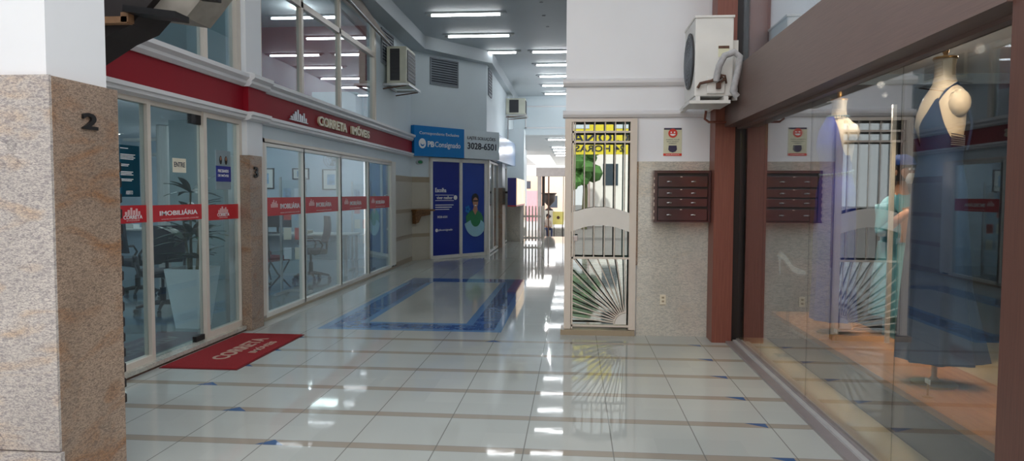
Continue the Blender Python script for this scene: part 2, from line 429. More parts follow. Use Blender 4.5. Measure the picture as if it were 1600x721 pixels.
# red band with two mouldings
bd = MB(); bd.box(XL, XL+.03, 4.6, 7.40, 2.37, 2.64).box(XL+.02, XL+.09, 7.40, 7.84, 2.37, 2.64).box(XL, XL+.03, 7.84, 15.36, 2.37, 2.64)
tb = bd.build('trim_1', 'band_red', loc=(XL, 10, 2.37)); st(tb)
for nm, z0, prof in (('trim_2', 2.28, [(.03, 0), (.07, .02), (.07, .05), (.09, .055), (.09, .09)]), ('trim_3', 2.64, [(.05, 0), (.08, .03), (.08, .06), (.12, .09), (.12, .13), (.06, .15)])):
    for (y0, y1, ex) in ((4.6, 7.40, 0), (7.38, 7.86, .06), (7.84, 15.38, 0)):
        poly = [(0, 0)]+[(a+ex, b) for a, b in prof]+[(0, prof[-1][1])]
        st(MB().prism(poly, (XL, y0, z0), (1, 0, 0), (0, 0, 1), (0, y1-y0, 0)).build(nm, 'trim_white'))
# stone sill along the shopfront
sbx('trim_sill', 'granite_grey', XL-.1, XL+.07, 4.6, 7.32, .02, .055)
sbx('trim_sill_edge', 'ac_rust', XL-.1, XL+.06, 4.6, 7.32, 0, .02)
sbx('trim_sill', 'paint_tan', XL-.12, XL+.03, 7.85, 13.98, 0, .03)
sbx('baseboard_left', 'paint_tan', XL, XL+.02, 13.98, 15.4, 0, .10)
sbx('wall_left_tile', 'paint_beige', XL, XL+.015, 13.98, 15.40, 0, 1.85)
sbx('wall_left_tile_stripe', 'paint_tan', XL, XL+.02, 13.98, 15.40, 1.74, 1.86)
sbx('wall_left_tile_stripe', 'paint_tan', XL, XL+.02, 13.98, 15.40, 1.08, 1.16)
sbx('wall_left_tile_stripe', 'paint_tan', XL, XL+.02, 13.98, 15.40, .52, .60)

# entrance glazing ---------------------------------------------------
def glazed(name, m, y0, y1, z0, z1, gm, label=None, x=XL-.02, fw=.05, dep=.07):
    r = bpy.data.objects.new(name, None); C.objects.link(r); r.location = (x, (y0+y1)/2, z0); r['kind'] = 'structure'
    f = MB(); f.box(x-dep/2, x+dep/2, y0, y0+fw, z0, z1).box(x-dep/2, x+dep/2, y1-fw, y1, z0, z1).box(x-dep/2, x+dep/2, y0+fw, y1-fw, z0, z0+fw).box(x-dep/2, x+dep/2, y0+fw, y1-fw, z1-fw, z1)
    f.build('frame', m, r)
    MB().box(x-.004, x+.004, y0+fw, y1-fw, z0+fw, z1-fw).build('pane', gm, r); return r
w1 = glazed('window_1', 'frame_cream', 4.95, 5.74, .055, 2.29, 'glass_office')
w2 = glazed('window_2', 'frame_cream', 6.60, 7.39, .055, 2.29, 'glass_office', fw=.06)
# sliding glass door leaf between them
d1 = bpy.data.objects.new('door_1', None); C.objects.link(d1); d1.location = (XL-.03, 6.2, .055); d1['kind'] = 'structure'
MB().box(XL-.035, XL-.025, 5.74, 6.60, .06, 2.24).build('pane', 'glass_office', d1)
MB().box(XL-.05, XL-.01, 6.42, 6.60, 2.15, 2.26, .004).build('clamp', 'black_metal', d1)
MB().box(XL-.05, XL-.01, 6.44, 6.60, .057, .11, .004).build('floor_pivot', 'black_metal', d1)
MB().box(XL-.06, XL+.0, 5.74, 6.60, 2.24, 2.29).build('head_rail', 'frame_cream', d1)
# window row
ys = [7.95, 9.17, 10.66, 12.15, 13.66]
for i in range(4):
    a, b = ys[i], ys[i+1]
    glazed('window_%d' % (i+3), 'frame_white', a-(.04 if i else 0), b+.0, .03, 2.09, 'glass_office', fw=.05)
sbx('trim_window_end', 'frame_white', XL-.1, XL+.02, 13.66, 13.97, .06, 2.12)
sbx('trim_window_head', 'frame_cream', XL-.08, XL+.015, 7.85, 13.70, 2.08, 2.13)
sbx('trim_window_jamb', 'frame_cream', XL-.08, XL+.015, 7.80, 7.95, .06, 2.13)
# red vinyl stripe on the glazing, one per pane, with white lettering
def stripe(y0, y1, z0, z1, txt, label, logo=True, tw=None, sub=True, ty=None):
    r = thing('window_stripe', label, 'window sticker', (XL-.01, (y0+y1)/2, z0), 'red vinyl stripes on the shopfront glass')
    x = XL-.012
    MB().box(x, x+.002, y0, y1, z0, z1).build('vinyl', 'stripe_red', r); h = z1-z0; ty0 = y0+.05 if ty is None else ty
    if logo:
        g = MB(); 
        for k, (a, hh) in enumerate(((0, .13), (.035, .2), (.07, .28), (.105, .18), (.14, .24), (.175, .14))):
            g.box(x+.003, x+.005, ty0+a, ty0+a+.026, z0+h*.45, z0+h*(.45+hh*1.5))
        g.build('building_emblem', 'letter_pink', r)
    if txt == 'CORRETA':
        text('lettering', 'CORRETA', 'letter_white', (x+.003, ty0-.02, z0+h*.22), UY, UZ, tw or .25, h*.22, .002, r, .02)
    else:
        text('lettering', txt, 'letter_white', (x+.003, ty0+(.27 if logo else 0), z0+h*.36), UY, UZ, tw, h*.36, .002, r, .02)
    if sub: text('small_lettering', 'IMÓVEIS' if txt == 'CORRETA' else 'www.corretaimoveis.com.br', 'letter_pink', (x+.003, ty0+(.27 if logo and txt != 'CORRETA' else .02), z0+h*.1), UY, UZ, (.17 if txt == 'CORRETA' else (tw or .5)), h*.1, .002, r)
    return r
stripe(5.0, 5.69, 1.245, 1.39, 'CORRETA', 'red vinyl stripe on the glass pane nearest the stone pillar numbered 2', ty=5.40)
stripe(5.76, 6.58, 1.24, 1.385, 'IMOBILIÁRIA', 'red vinyl stripe across the glass entrance door with large white lettering', logo=False, tw=.62, ty=5.88)
stripe(6.66, 7.33, 1.22, 1.375, 'CORRETA', 'red vinyl stripe on the narrow pane between entrance door and pillar 3', ty=6.9)
for i, wh in enumerate(('first', 'second', 'third', 'fourth')):
    stripe(ys[i]+.05, ys[i+1]-.09, 1.22, 1.44, 'IMOBILIÁRIA', 'red vinyl stripe on the %s pane of the window row past pillar 3' % wh, tw=.62, ty=ys[i]+.2)
# posters and papers on the glass
def sheet(name, label, cat, y0, y1, z0, z1, m, x=XL-.016, th=.003):
    r = thing(name, label, cat, (x, (y0+y1)/2, z0)); MB().box(x-th, x, y0, y1, z0, z1).build('sheet', m, r); return r
t = sheet('poster', 'teal notice poster with white text on the pane beside the pillar numbered 2', 'poster', 5.33, 5.62, 1.46, 1.88, 'poster_teal')
for j, (zz, w_, n) in enumerate(((1.85, .10, 1), (1.80, .19, 4), (1.72, .11, 2), (1.66, .16, 3), (1.60, .16, 2))):
    for q in range(n): MB().box(XL-.0165, XL-.0145, 5.37, 5.37+w_*(1-.12*(q % 2)), zz-.012*q, zz-.012*q+.006).build('text_line', 'letter_white', t)
text('lettering', 'ABERTO', 'letter_white', (XL-.0155, 5.43, 1.48), UY, UZ, .09, .03, .001, t)
t = sheet('paper_sign', 'cream paper reading ENTRE taped on the glass door', 'sign', 6.11, 6.33, 1.68, 1.81, 'paper')
text('lettering', 'ENTRE', 'letter_dark', (XL-.0155, 6.13, 1.73), UY, UZ, .18, .045, .001, t, .02)
t = sheet('poster', 'white and navy poster with two people on pane beside pillar 3', 'poster', 6.88, 7.19, 1.53, 1.93, 'poster_pale')
MB().box(XL-.0165, XL-.0145, 6.88, 7.19, 1.61, 1.77).build('printed_panel', 'poster_navy', t)
for q in (6.98, 7.09):
    flat('printed_figure', disc(q, 0, .028, 12, .045), 'hair_black', (XL-.0155, 0, 1.83), UY, UZ, .001, t)
    flat('printed_face', disc(q, 0, .013, 10, .02), 'skin_print', (XL-.0143, 0, 1.845), UY, UZ, .001, t)
for q in range(2): text('lettering', ('PRECISANDO', 'DE IMÓVEIS')[q], 'letter_white', (XL-.0143, 6.92, 1.705-.045*q), UY, UZ, .22, .03, .001, t, .02)
# numerals on the pillars

# pillar 3
p = thing('pillar', 'slim granite clad pillar with black numeral 3 beside the shop entrance', 'pillar', (-3.47, 7.48, 0))
MB().box(-3.58, -3.47, 7.325, 7.62, 0, 1.9, .004).build('granite_cladding', 'granite_tan', p)
text('numeral', '3', 'black_metal', (-3.47, 7.41, 1.66), UY, UZ, .10, .12, .012, p, .035)
# near pillar 2
p = thing('pillar', 'wide granite and white pillar with black numeral 2 nearest the camera', 'pillar', (-2.85, 3.3, 0))
MB().box(-3.6, -2.336, 3.0, 3.462, .02, 2.02, .004).build('granite_cladding', 'granite_tan', p)
MB().box(-3.6, -2.338, 2.985, 3.001, .31, 2.022).build('front_slab', 'granite_lit', p)
MB().box(-3.6, -2.375, 3.02, 3.43, 2.02, 4.9).build('plaster_upper', 'paint_white', p)
MB().box(-3.6, -2.325, 2.975, 3.0, .0, .305).build('base_slab', 'granite_lit', p)
text('numeral', '2', 'black_metal', (-2.336, 3.185, 1.80), UY, UZ, .105, .078, .012, p, .03)
# notched rail behind it
r = thing('notched_rail', 'dark brown notched upright rail standing behind the pillar numbered 2', 'rail', (-3.14, 4.63, 0))
MB().box(-3.19, -3.148, 4.61, 4.65, 0, 1.75).build('upright', 'stair_dark', r)
g = MB()
for k in range(16): g.prism([(0, 0), (.022, .015), (.022, .07), (0, .085)], (-3.148, 4.61, .01+k*.108), (1, 0, 0), (0, 0, 1), (0, .04, 0))
g.build('notches', 'stair_dark', r)

# upper floor windows ------------------------------------------------
def upper(name, y0, y1, mull, transom=None):
    r = bpy.data.objects.new(name, None); C.objects.link(r); r.location = (XL, (y0+y1)/2, 2.8); r['kind'] = 'structure'
    f = MB(); x = XL-.03
    f.box(x-.03, x+.05, y0, y0+.07, 2.8, 4.55).box(x-.03, x+.05, y1-.09, y1, 2.8, 4.55).box(x-.03, x+.05, y0, y1, 4.50, 4.55)
    for q in mull: f.box(x-.03, x+.04, q-.035, q+.035, 2.8, 4.5)
    if transom: f.box(x-.03, x+.04, y0, y1, transom-.04, transom+.04)
    f.build('frame', 'frame_cream', r); MB().box(x-.004, x+.004, y0, y1, 2.8, 4.5).build('pane', 'glass_upper', r); return r
upper('window_7', 4.3, 7.39, [5.72, 6.68]); upper('window_8', 7.83, 12.6, [9.16, 10.68], 3.97)
# awning arm slanting under the ceiling to the air conditioner
r = thing('awning_cover', 'folded beige awning strip slanting up above the upper windows', 'awning', (-3.4, 11, 4.1))
MB().prism([(9.2, 4.62), (11.4, 4.62), (13.12, 4.33), (13.13, 4.29), (11.2, 4.44)], (-3.52, 0, 0), UY, UZ, (.05, 0, 0)).build('fabric', 'canvas_beige', r)
MB().tube([(-3.47, 9.2, 4.60), (-3.47, 11.2, 4.43), (-3.47, 13.13, 4.29)], .014).build('arm', 'aluminium', r)

# louvred vents
def louvre(label, o, ux, w, h, n=9):
    r = thing('louvre_vent', label, 'vent', o); o = Vector(o); ux = Vector(ux).normalized(); nn = ux.cross(Vector(UZ))
    MB().prism(rect(0, w, 0, h), o, ux, UZ, nn*.01).build('backing', 'louvre_dark', r)
    f = MB(); 
    for rc in (rect(-.03, 0, -.03, h+.03), rect(w, w+.03, -.03, h+.03), rect(0, w, -.03, 0), rect(0, w, h, h+.03)): f.prism(rc, o, ux, UZ, nn*.03)
    f.build('frame', 'louvre_grey', r); s = MB()
    for k in range(n): s.prism(rect(0, w, h*(k+.15)/n, h*(k+.6)/n), o+nn*.012, ux, UZ, nn*.012)
    s.build('slats', 'louvre_grey', r); return r
louvre('tall grey louvre vent on the left wall behind the first air conditioner', (XL+.001, 13.0, 3.95), UY, .8, .58, 10)
A = Vector((-3.6, 15.4, 0)); Bd = Vector((-2.15, 17.2, 0)); U = (Bd-A).normalized(); NN = U.cross(Vector(UZ)).normalized()
DL = (Bd-A).length
def D(s, z, n=0): return A+U*s+NN*n+Vector((0, 0, z))
st(MB().prism([(-3.6, 15.4), (-2.15, 17.2), (-2.30, 17.32), (-3.75, 15.5)], (0, 0, 0), (1, 0, 0), (0, 1, 0), (0, 0, 4.62)).build('wall_diagonal', 'paint_cool'))
louvre('square grey louvre vent high on the angled wall above the blue sign', D(.56, 3.98, .004), U, .78, .54, 10)
# side wall beyond
sbx('wall_left_far', 'paint_cool', -2.35, -2.15, 17.2, 25, 0, 4.62)
louvre('narrow grey louvre vent on the far left wall past the angled corner', (-2.148, 17.45, 3.95), UY, .6, .6, 8)
# tiles on diagonal
def dbox(name, m, s0, s1, z0, z1, n0, n1, parent=None, kind=None):
    o = MB().prism(rect(s0, s1, z0, z1), A+NN*n0, U, UZ, NN*(n1-n0)).build(name, m, parent)
    if kind: o['kind'] = kind
    return o
dbox('wall_diagonal_tile', 'paint_beige', 0, .50, 0, 1.85, 0, .012, None, 'structure')
for z0, z1 in ((1.74, 1.86), (1.08, 1.16), (.52, .60)): dbox('wall_diagonal_tile_stripe', 'paint_tan', 0, .50, z0, z1, .008, .018, None, 'structure')
# blue shop window with two posters
w = bpy.data.objects.new('window_9', None); C.objects.link(w); w.location = D(1.4, 0); w['kind'] = 'structure'
f = MB()
for rc in (rect(.50, .57, 0, 2.3), rect(1.39, 1.47, 0, 2.3), rect(2.20, 2.28, 0, 2.3), rect(.5, 2.28, 0, .07), rect(.5, 2.28, 2.22, 2.3)): f.prism(rc, A, U, UZ, NN*.06)
f.build('frame', 'frame_white', w)
def poster(label, s0, s1, m):
    r = thing('window_poster', label, 'poster', D((s0+s1)/2, .07, .03)); dbox('sheet', m, s0, s1, .07, 2.22, .02, .03, r); return r
t = poster('tall navy poster with white lettering in the left pane of the blue shop', .57, 1.39, 'poster_navy')
text('lettering', 'Escolha', 'letter_white', D(.66, 1.52, .032), U, UZ, .33, .10, .003, t, .02)
text('lettering', 'viver melhor', 'letter_white', D(.70, 1.36, .034), U, UZ, .48, .075, .003, t, .01)
o_ = MB().prism(rect(.66, 1.22, 1.325, 1.337), D(0, 0, .032), U, UZ, NN*.003).prism(rect(.66, 1.22, 1.45, 1.462), D(0, 0, .032), U, UZ, NN*.003).build('outline', 'letter_white', t)
MB().prism(disc(1.27, 1.40, .055), D(0, 0, .032), U, UZ, NN*.003).build('round_emblem', 'letter_white', t)
for k, (w_, z) in enumerate(((.55, 1.22), (.5, 1.17), (.42, 1.12))): MB().prism(rect(.66, .66+w_, z, z+.018), D(0, 0, .032), U, UZ, NN*.002).build('text_line', 'letter_white', t)
text('lettering', '3028-6501', 'letter_white', D(.72, .93, .032), U, UZ, .3, .05, .002, t, .01)
text('lettering', 'pbconsignado', 'letter_white', D(.76, .62, .032), U, UZ, .42, .06, .002, t, .01)
MB().prism(disc(.70, .65, .04), D(0, 0, .032), U, UZ, NN*.003).build('round_emblem', 'letter_white', t)
t = poster('blue poster of a smiling person in green, right pane of the blue shop', 1.47, 2.20, 'poster_blue')
def dflat(nm, poly, m, n): return MB().prism(poly, D(0, 0, n), U, UZ, NN*.003).build(nm, m, t)
dflat('printed_shirt', [(1.62, .75), (1.60, .95), (1.68, 1.03), (1.80, 1.10), (1.98, 1.10), (2.10, 1.02), (2.16, .92), (2.18, .75), (2.05, .62), (1.75, .62)], 'green_print', .032)
dflat('printed_neck', [(1.82, 1.10), (1.86, 1.2), (1.96, 1.2), (1.98, 1.10), (1.90, .98)], 'skin_print', .036)
dflat('printed_hair', disc(1.90, 1.36, .115, 20, .14), 'hair_black', .036)
dflat('printed_face', disc(1.905, 1.28, .085, 20, .125), 'skin_print', .040)
dflat('printed_glasses', rect(1.83, 1.98, 1.30, 1.335), 'hair_black', .044)
dflat('printed_smile', disc(1.905, 1.21, .035, 12, .014), 'letter_white', .044)
arc = [(1.905+.37*math.cos(a), .88+.42*math.sin(a)) for a in [PI+.25+i*(PI-.5)/16 for i in range(17)]]+[(1.905+.17*math.cos(a), .90+.2*math.sin(a)) for a in [2*PI-.2-i*(PI-.4)/16 for i in range(17)]]
arc = [(min(max(a, 1.475), 2.195), b) for a, b in arc]
dflat('printed_arc', arc, 'arc_print', .048)
for q in range(5): dflat('printed_flower', disc(1.66+.05*math.cos(q*1.26), 1.12+.06*math.sin(q*1.26), .035, 10), 'sign_blue', .034)
# fascia sign
sgn = thing('shop_sign', 'blue and white fascia sign with phone number over the blue shop', 'sign', D(1.3, 2.3, .1))
dbox('blue_panel', 'sign_blue', -.02, 1.45, 2.32, 2.99, .02, .14, sgn)
dbox('white_panel', 'sign_white', 1.45, 2.61, 2.32, 2.99, .02, .14, sgn)
text('lettering', 'Correspondente Exclusivo', 'letter_white', D(.12, 2.78, .142), U, UZ, 1.16, .085, .004, sgn, .005)
text('lettering', 'PB', 'letter_white', D(.35, 2.53, .142), U, UZ, .19, .13, .004, sgn, .035)
text('lettering', 'Consignado', 'letter_white', D(.56, 2.50, .142), U, UZ, .77, .16, .004, sgn, .01)
MB().prism(disc(.20, 2.60, .10, 24, .11), D(0, 0, .142), U, UZ, NN*.006).build('round_emblem', 'letter_white', sgn)
MB().prism(disc(.20, 2.585, .055, 20, .05), D(0, 0, .149), U, UZ, NN*.002).build('emblem_smile', 'sign_blue', sgn)
MB().prism(disc(.20, 2.61, .05, 20, .04), D(0, 0, .152), U, UZ, NN*.002).build('emblem_dot', 'letter_white', sgn)
text('lettering', 'LAJTE SOLUÇÕES', 'letter_dark', D(1.55, 2.75, .142), U, UZ, .92, .11, .004, sgn, .004)
text('lettering', '3028-6501', 'letter_dark', D(1.55, 2.54, .142), U, UZ, .95, .16, .004, sgn, .02)
MB().prism([(-1.93, 17.46), (-2.15, 17.3), (-2.15, 21.4), (-1.80, 21.4)], (0, 0, 2.32), (1, 0, 0), (0, 1, 0), (0, 0, .67)).build('side_panel', 'sign_steel', sgn)
r = thing('wall_lamp', 'small oval bulkhead lamp below the left end of the blue sign', 'lamp', D(.21, 2.17, .01))
MB().prism(disc(.21, 2.19, .09, 20, .055), D(0, 0, 0), U, UZ, NN*.05).build('body', 'aluminium', r)
MB().prism(disc(.21, 2.19, .06, 20, .035), D(0, 0, .05), U, UZ, NN*.015).build('diffuser', 'green_print', r)
# wooden bracket on the beige wall
r = thing('wall_bracket', 'carved brown wooden bracket shelf on the beige tiled wall corner', 'bracket', (-3.40, 15.5, 1.0))
MB().prism([(0, 0), (.09, .03), (.16, .16), (.42, .20), (.42, .28), (0, .28)], (-3.57, 15.36, .82), U, UZ, NN*.12).build('bracket_body', 'wood_bracket', r)
MB().prism(rect(-.03, .48, .28, .32), (-3.57, 15.36, .82), U, UZ, NN*.2).build('shelf', 'wood_bracket', r)
# objects on far-left wall
sbx('trim_corner_post', 'frame_white', -2.22, -2.08, 17.2, 17.35, 0, 2.32)
for k, (a, b) in enumerate(((17.35, 18.2), (18.2, 19.3))):
    glazed('window_%d' % (10+k), 'frame_white', a, b, .02, 2.3, 'glass_upper', x=-2.12)
p = thing('pillar', 'slim pillar with grey stone base past the blue shop corner', 'pillar', (-2.1, 19.8, 0))
MB().box(-2.15, -1.98, 19.4, 20.2, 0, 1.65).build('stone_base', 'granite_tan', p)
MB().box(-2.15, -1.99, 19.42, 20.18, 1.65, 2.32).build('upper_shaft', 'paint_white', p)
for k, y in enumerate((20.3, 21.1)):
    glazed('window_%d' % (12+k), 'frame_white', y, y+.75, .02, 2.3, 'glass_upper', x=-2.12)
p = thing('pillar', 'pale blue square pillar behind the lit advertising box', 'pillar', (-1.85, 22.4, 0))
MB().box(-2.15, -1.58, 22.1, 22.7, 0, 1.6).build('stone_base', 'granite_grey', p)
MB().box(-2.15, -1.59, 22.12, 22.68, 1.6, 3.5).build('upper_shaft', 'paint_cool', p)
r = thing('lightbox_sign', 'blue ended glowing advertising box sticking out from the left wall', 'sign', (-1.8, 20.4, 1.15))
MB().box(-1.80, -1.57, 19.0, 19.1, 1.18, 1.92).build('end_panel', 'poster_navy', r)
MB().box(-1.80, -1.57, 19.1, 22.05, 1.18, 1.92).build('housing', 'frame_white', r)
MB().box(-1.57, -1.555, 19.12, 22.0, 1.20, 1.90).build('lit_print', 'lightbox_print', r)
MB().box(-1.80, -1.56, 19.0, 22.05, 1.145, 1.18).build('red_edge', 'stripe_red', r)
MB().box(-2.14, -1.8, 20.25, 20.28, 1.5, 1.56).build('mount', 'black_metal', r)
r = tag(bx('red_banner', 'stripe_red', -2.07, -2.03, 19.75, 20.1, .55, 1.1), 'red strip banner under the advertising box', 'banner')

# ------------------------------------------------------------------ air conditioners
def box_ac(label, x0, x1, y0, y1, z0, z1, vent_x=True):
    r = thing('air_conditioner', label, 'air conditioner', ((x0+x1)/2, (y0+y1)/2, z0))
    MB().box(x0, x1, y0, y1, z0, z1, .015).build('casing', 'ac_cream', r)
    w, h = x1-x0, z1-z0
    MB().box(x0+w*.18, x0+w*.66, y0-.012, y0, z0+.06, z1-.05).build('side_grille', 'ac_dark', r)
    g = MB()
    for k in range(9): g.box(x0+w*.18, x0+w*.66, y0-.02, y0-.012, z0+.08+k*(h-.15)/9, z0+.08+k*(h-.15)/9+.008)
    g.build('side_fins', 'ac_dark', r)
    MB().box(x1, x1+.012, y0+.06, y1-.05, z0+.06, z1-.06).build('front_coil', 'ac_dark', r)
    g = MB()
    for k in range(8): g.box(x1+.012, x1+.02, y0+.06, y1-.05, z0+.08+k*(h-.16)/8, z0+.08+k*(h-.16)/8+.014)
    g.build('front_grille', 'louvre_grey', r)
    return r
def ac_shelf(label, x0, x1, y0, y1, z, deep=.1):
    r = thing('wall_bracket', label, 'bracket', ((x0+x1)/2, (y0+y1)/2, z-deep))
    g = MB().box(x0, x1, y0, y0+.04, z-.04, z).box(x0, x1, y1-.04, y1, z-.04, z).box(x0, x0+.03, y0+.04, y1-.04, z-.04, z).box(x1-.03, x1, y0+.04, y1-.04, z-.04, z)
    g.build('shelf_frame', 'aluminium', r)
    g = MB()
    for y in (y0+.02, y1-.02): g.tube([(x0, y, z-deep), (x1-.05, y, z-.04)], .012)
    g.b.free()
    for y in (y0+.02, y1-.02): MB().tube([(x0, y, z-deep), (x1-.05, y, z-.04)], .012).build('brace', 'ac_rust', r)
    return r
box_ac('boxy cream air conditioner with black side grille high on the left shopfront', XL+.05, -3.17, 13.2, 13.95, 3.56, 4.26)
ac_shelf('cream metal shelf under the boxy air conditioner on the left shopfront', XL+.0, -3.10, 13.1, 14.1, 3.555, .1)
far_ac = box_ac('small white air conditioner below the far end of the ceiling', -2.15, -1.55, 22.0, 22.6, 3.95, 4.45)
ac_shelf('thin metal shelf under the far air conditioner', -2.15, -1.5, 21.95, 22.7, 3.945, .08)
MB().tube([(-2.08, 22.05, 3.96), (-2.08, 21.98, 3.4), (-2.1, 21.98, 2.6)], .02).build('drain_hose', 'pipe_wrap', far_ac)

# condenser on the right wall, in front of the post
r = thing('air_conditioner', 'large white outdoor condenser unit mounted above the mailboxes', 'air conditioner', (1.245, 6.9, 2.39))
MB().box(1.075, 1.415, 6.6, 7.20, 2.39, 3.10, .012).build('casing', 'ac_white', r)
MB().box(1.068, 1.422, 6.59, 7.21, 3.09, 3.112, .004).build('top_cover', 'ac_white', r)
g = MB(); g.T = Matrix.Translation((1.072, 6.88, 2.75)) @ Matrix.Rotation(-PI/2, 4, 'Y')
g.lathe([(.24, 0), (.26, .006), (.26, .012), (.24, .014)], n=28); g.build('fan_guard', 'ac_dark', r, True)
g = MB()
for q in range(6):
    rr = .04+.038*q; g.tube([(1.054, 6.88+rr*math.cos(a), 2.75+rr*math.sin(a)) for a in [2*PI*i/24 for i in range(24)]], .003, 5, closed=True)
for q in range(12):
    a = 2*PI*q/12; g.tube([(1.054, 6.88, 2.75), (1.054, 6.88+.24*math.cos(a), 2.75+.24*math.sin(a))], .003, 5)
g.build('fan_grille', 'louvre_grey', r)
MB().box(1.28, 1.375, 6.595, 6.60, 2.74, 2.84).build('rating_label', 'sticker_cream', r)
MB().box(1.28, 1.375, 6.592, 6.595, 2.815, 2.838).build('label_stripe', 'ac_rust', r)
MB().box(1.18, 1.34, 6.575, 6.60, 2.41, 2.56, .01).build('valve_cover', 'ac_white', r)
g = MB().tube([(1.28, 6.57, 2.50), (1.33, 6.54, 2.53), (1.29, 6.53, 2.56), (1.22, 6.55, 2.52), (1.12, 6.57, 2.50), (1.10, 6.58, 2.46)], .013).tube([(1.30, 6.57, 2.54), (1.25, 6.54, 2.58), (1.33, 6.53, 2.56), (1.35, 6.57, 2.50)], .010)
g.box(1.26, 1.30, 6.54, 6.60, 2.45, 2.50).build('valves', 'ac_rust', r)
MB().tube([(1.255, 6.545, 2.52), (1.27, 6.50, 2.64), (1.315, 6.49, 2.73), (1.40, 6.49, 2.76), (1.475-.03, 6.49, 2.72), (1.47-.03, 6.50, 2.62), (1.45-.03, 6.51, 2.52), (1.40, 6.52, 2.42), (1.44, 6.53, 2.375)], .030, 12).build('insulated_pipe', 'pipe_wrap', r, smooth=True)
r = thing('wall_bracket', 'white metal bracket and mounting board under the condenser unit', 'bracket', (1.25, 7.0, 2.31))
for x_ in (1.08, 1.33): MB().box(x_, x_+.04, 6.56, 7.54, 2.345, 2.385).build('arm', 'ac_white', r)
MB().box(1.02, 1.38, 6.52, 6.98, 2.315, 2.343).build('base_plate', 'ac_white', r)
MB().box(1.425, 1.47, 6.66, 6.70, 2.36, 2.90).build('upright_board', 'ac_white', r)
MB().tube([(1.28, 7.15, 2.32), (1.27, 7.15, 2.24), (1.31, 7.15, 2.21), (1.40, 7.15, 2.21), (1.50, 7.19, 2.21)], .012).build('copper_pipe', 'wood_red', r, smooth=True)

# ------------------------------------------------------------------ wall with gate (right, centre)
wr = MB(); wr.box(-.10, 4.6, YW, YW+.25, 2.29, CZ); wr.box(.645, 4.6, YW, YW+.25, 0, 2.29)
st(wr.build('wall_right_front', 'paint_white'))
st(bx('wall_right_side', 'paint_white', .35, .5, YW+.25, 25, 0, CZ))
sbx('wall_gate_left', 'paint_cool', -.10, -.02, YW+.10, YW+.4, 0, 2.29)
prof = [(0, 0), (.03, .01), (.05, .04), (.05, .06), (.03, .08), (0, .09)]
for nm, z, k in (('trim_4', 2.62, 1), ('trim_5', 2.295, .9)):
    st(MB().prism([(-a*k, b*k) for a, b in prof], (-.13, YW, z), (0, 1, 0), (0, 0, 1), (1.52, 0, 0)).build(nm, 'trim_white'))
# granite panel
st(bx('wall_granite_panel', 'granite_grey', .66, 1.60, YW-.025, YW, 0, 1.84))
sbx('trim_granite_edge', 'granite_tan', .64, .665, YW-.03, YW, .75, 1.84)
sbx('trim_gate_sill', 'paint_tan', -.14, .64, YW-.08, YW+.2, 0, .055)
# dark glass door behind the grille
d = bpy.data.objects.new('door_2', None); C.objects.link(d); d.location = (.26, YW+.12, .055); d['kind'] = 'structure'
MB().box(-.03, .60, YW+.11, YW+.12, .06, 2.28).build('pane', 'glass_door', d)
MB().box(-.05, .64, YW+.12, YW+.14, .055, .10).box(-.05, -.02, YW+.1, YW+.14, .1, 2.28).box(.58, .64, YW+.1, YW+.14, .1, 2.28).build('frame', 'black_metal', d)
sbx('wall_behind_door', 'dark_room', -.02, .35, 9.5, 9.6, 0, 2.5)
# iron gate
gt = thing('iron_gate', 'white iron grille gate with sunburst bars over dark glass door', 'gate', (.26, YW, .055))
y0, y1 = YW-.05, YW-.01
f = MB().box(-.105, -.035, y0, y1+.02, .06, 2.285).box(.575, .645, y0, y1+.02, .06, 2.285).box(-.035, .575, y0, y1, 2.255, 2.285)
f.build('frame', 'frame_cream', gt)
f = MB().box(-.035, .575, y0+.01, y1, 2.14, 2.16).box(-.035, .575, y0+.01, y1, 2.035, 2.055).box(-.035, .575, y0+.01, y1, .81, .83).box(-.035, .575, y0+.01, y1, .085, .105)
f.box(-.03, -.012, y0+.01, y1, .06, 2.255).build('crossbar', 'frame_cream', gt)
bxs = [.10, .205, .315, .42, .52]
for q in [.0]+bxs:
    zt = 2.255; arc_t = 1.30+.06*math.cos((q-.27)/.6*PI)
    MB().tube([(q, y0+.02, arc_t), (q, y0+.02, zt)], .007, 8).build('bar', 'frame_cream', gt)
    MB().tube([(q, y0+.02, .82), (q, y0+.02, 1.13+.05*math.cos((q-.27)/.6*PI))], .007, 8).build('bar', 'frame_cream', gt)
top = [(-.035+.61*i/14, 1.30+.062*math.sin(PI*i/14)) for i in range(15)]; bot = [(-.035+.61*i/14, 1.10+.07*math.sin(PI*i/14)) for i in range(15)]
g = MB().prism(top+bot[::-1], (0, y0+.012, 0), (1, 0, 0), UZ, (0, .012, 0)); g.build('arched_plate', 'frame_white', gt)
cxx, czz = .555, .115
for i in range(12):
    a = PI/2+(i+.25)*(PI/2)/12.2; L = 2
    ex, ez = math.cos(a), math.sin(a); tmax = min((cxx+.03)/max(1e-6, -ex), (.815-czz)/max(1e-6, ez))
    MB().tube([(cxx+.13*ex, y0+.02, czz+.13*ez), (cxx+tmax*ex, y0+.02, czz+tmax*ez)], .007, 8).build('sunburst_bar', 'frame_cream', gt)
MB().tube([(cxx+.13*math.cos(a), y0+.02, czz+.13*math.sin(a)) for a in [PI/2+i*PI/2/10 for i in range(11)]], .009, 8).build('sunburst_arc', 'frame_cream', gt)
MB().prism([(cxx+.12*math.cos(a), czz+.12*math.sin(a)) for a in [PI/2+i*PI/2/8 for i in range(9)]]+[(cxx, czz)], (0, y0+.016, 0), (1, 0, 0), UZ, (0, .006, 0)).build('sunburst_plate', 'frame_white', gt)
MB().box(-.01, .035, y0-.02, y0+.02, 1.0, 1.06, .004).build('lock', 'steel', gt)

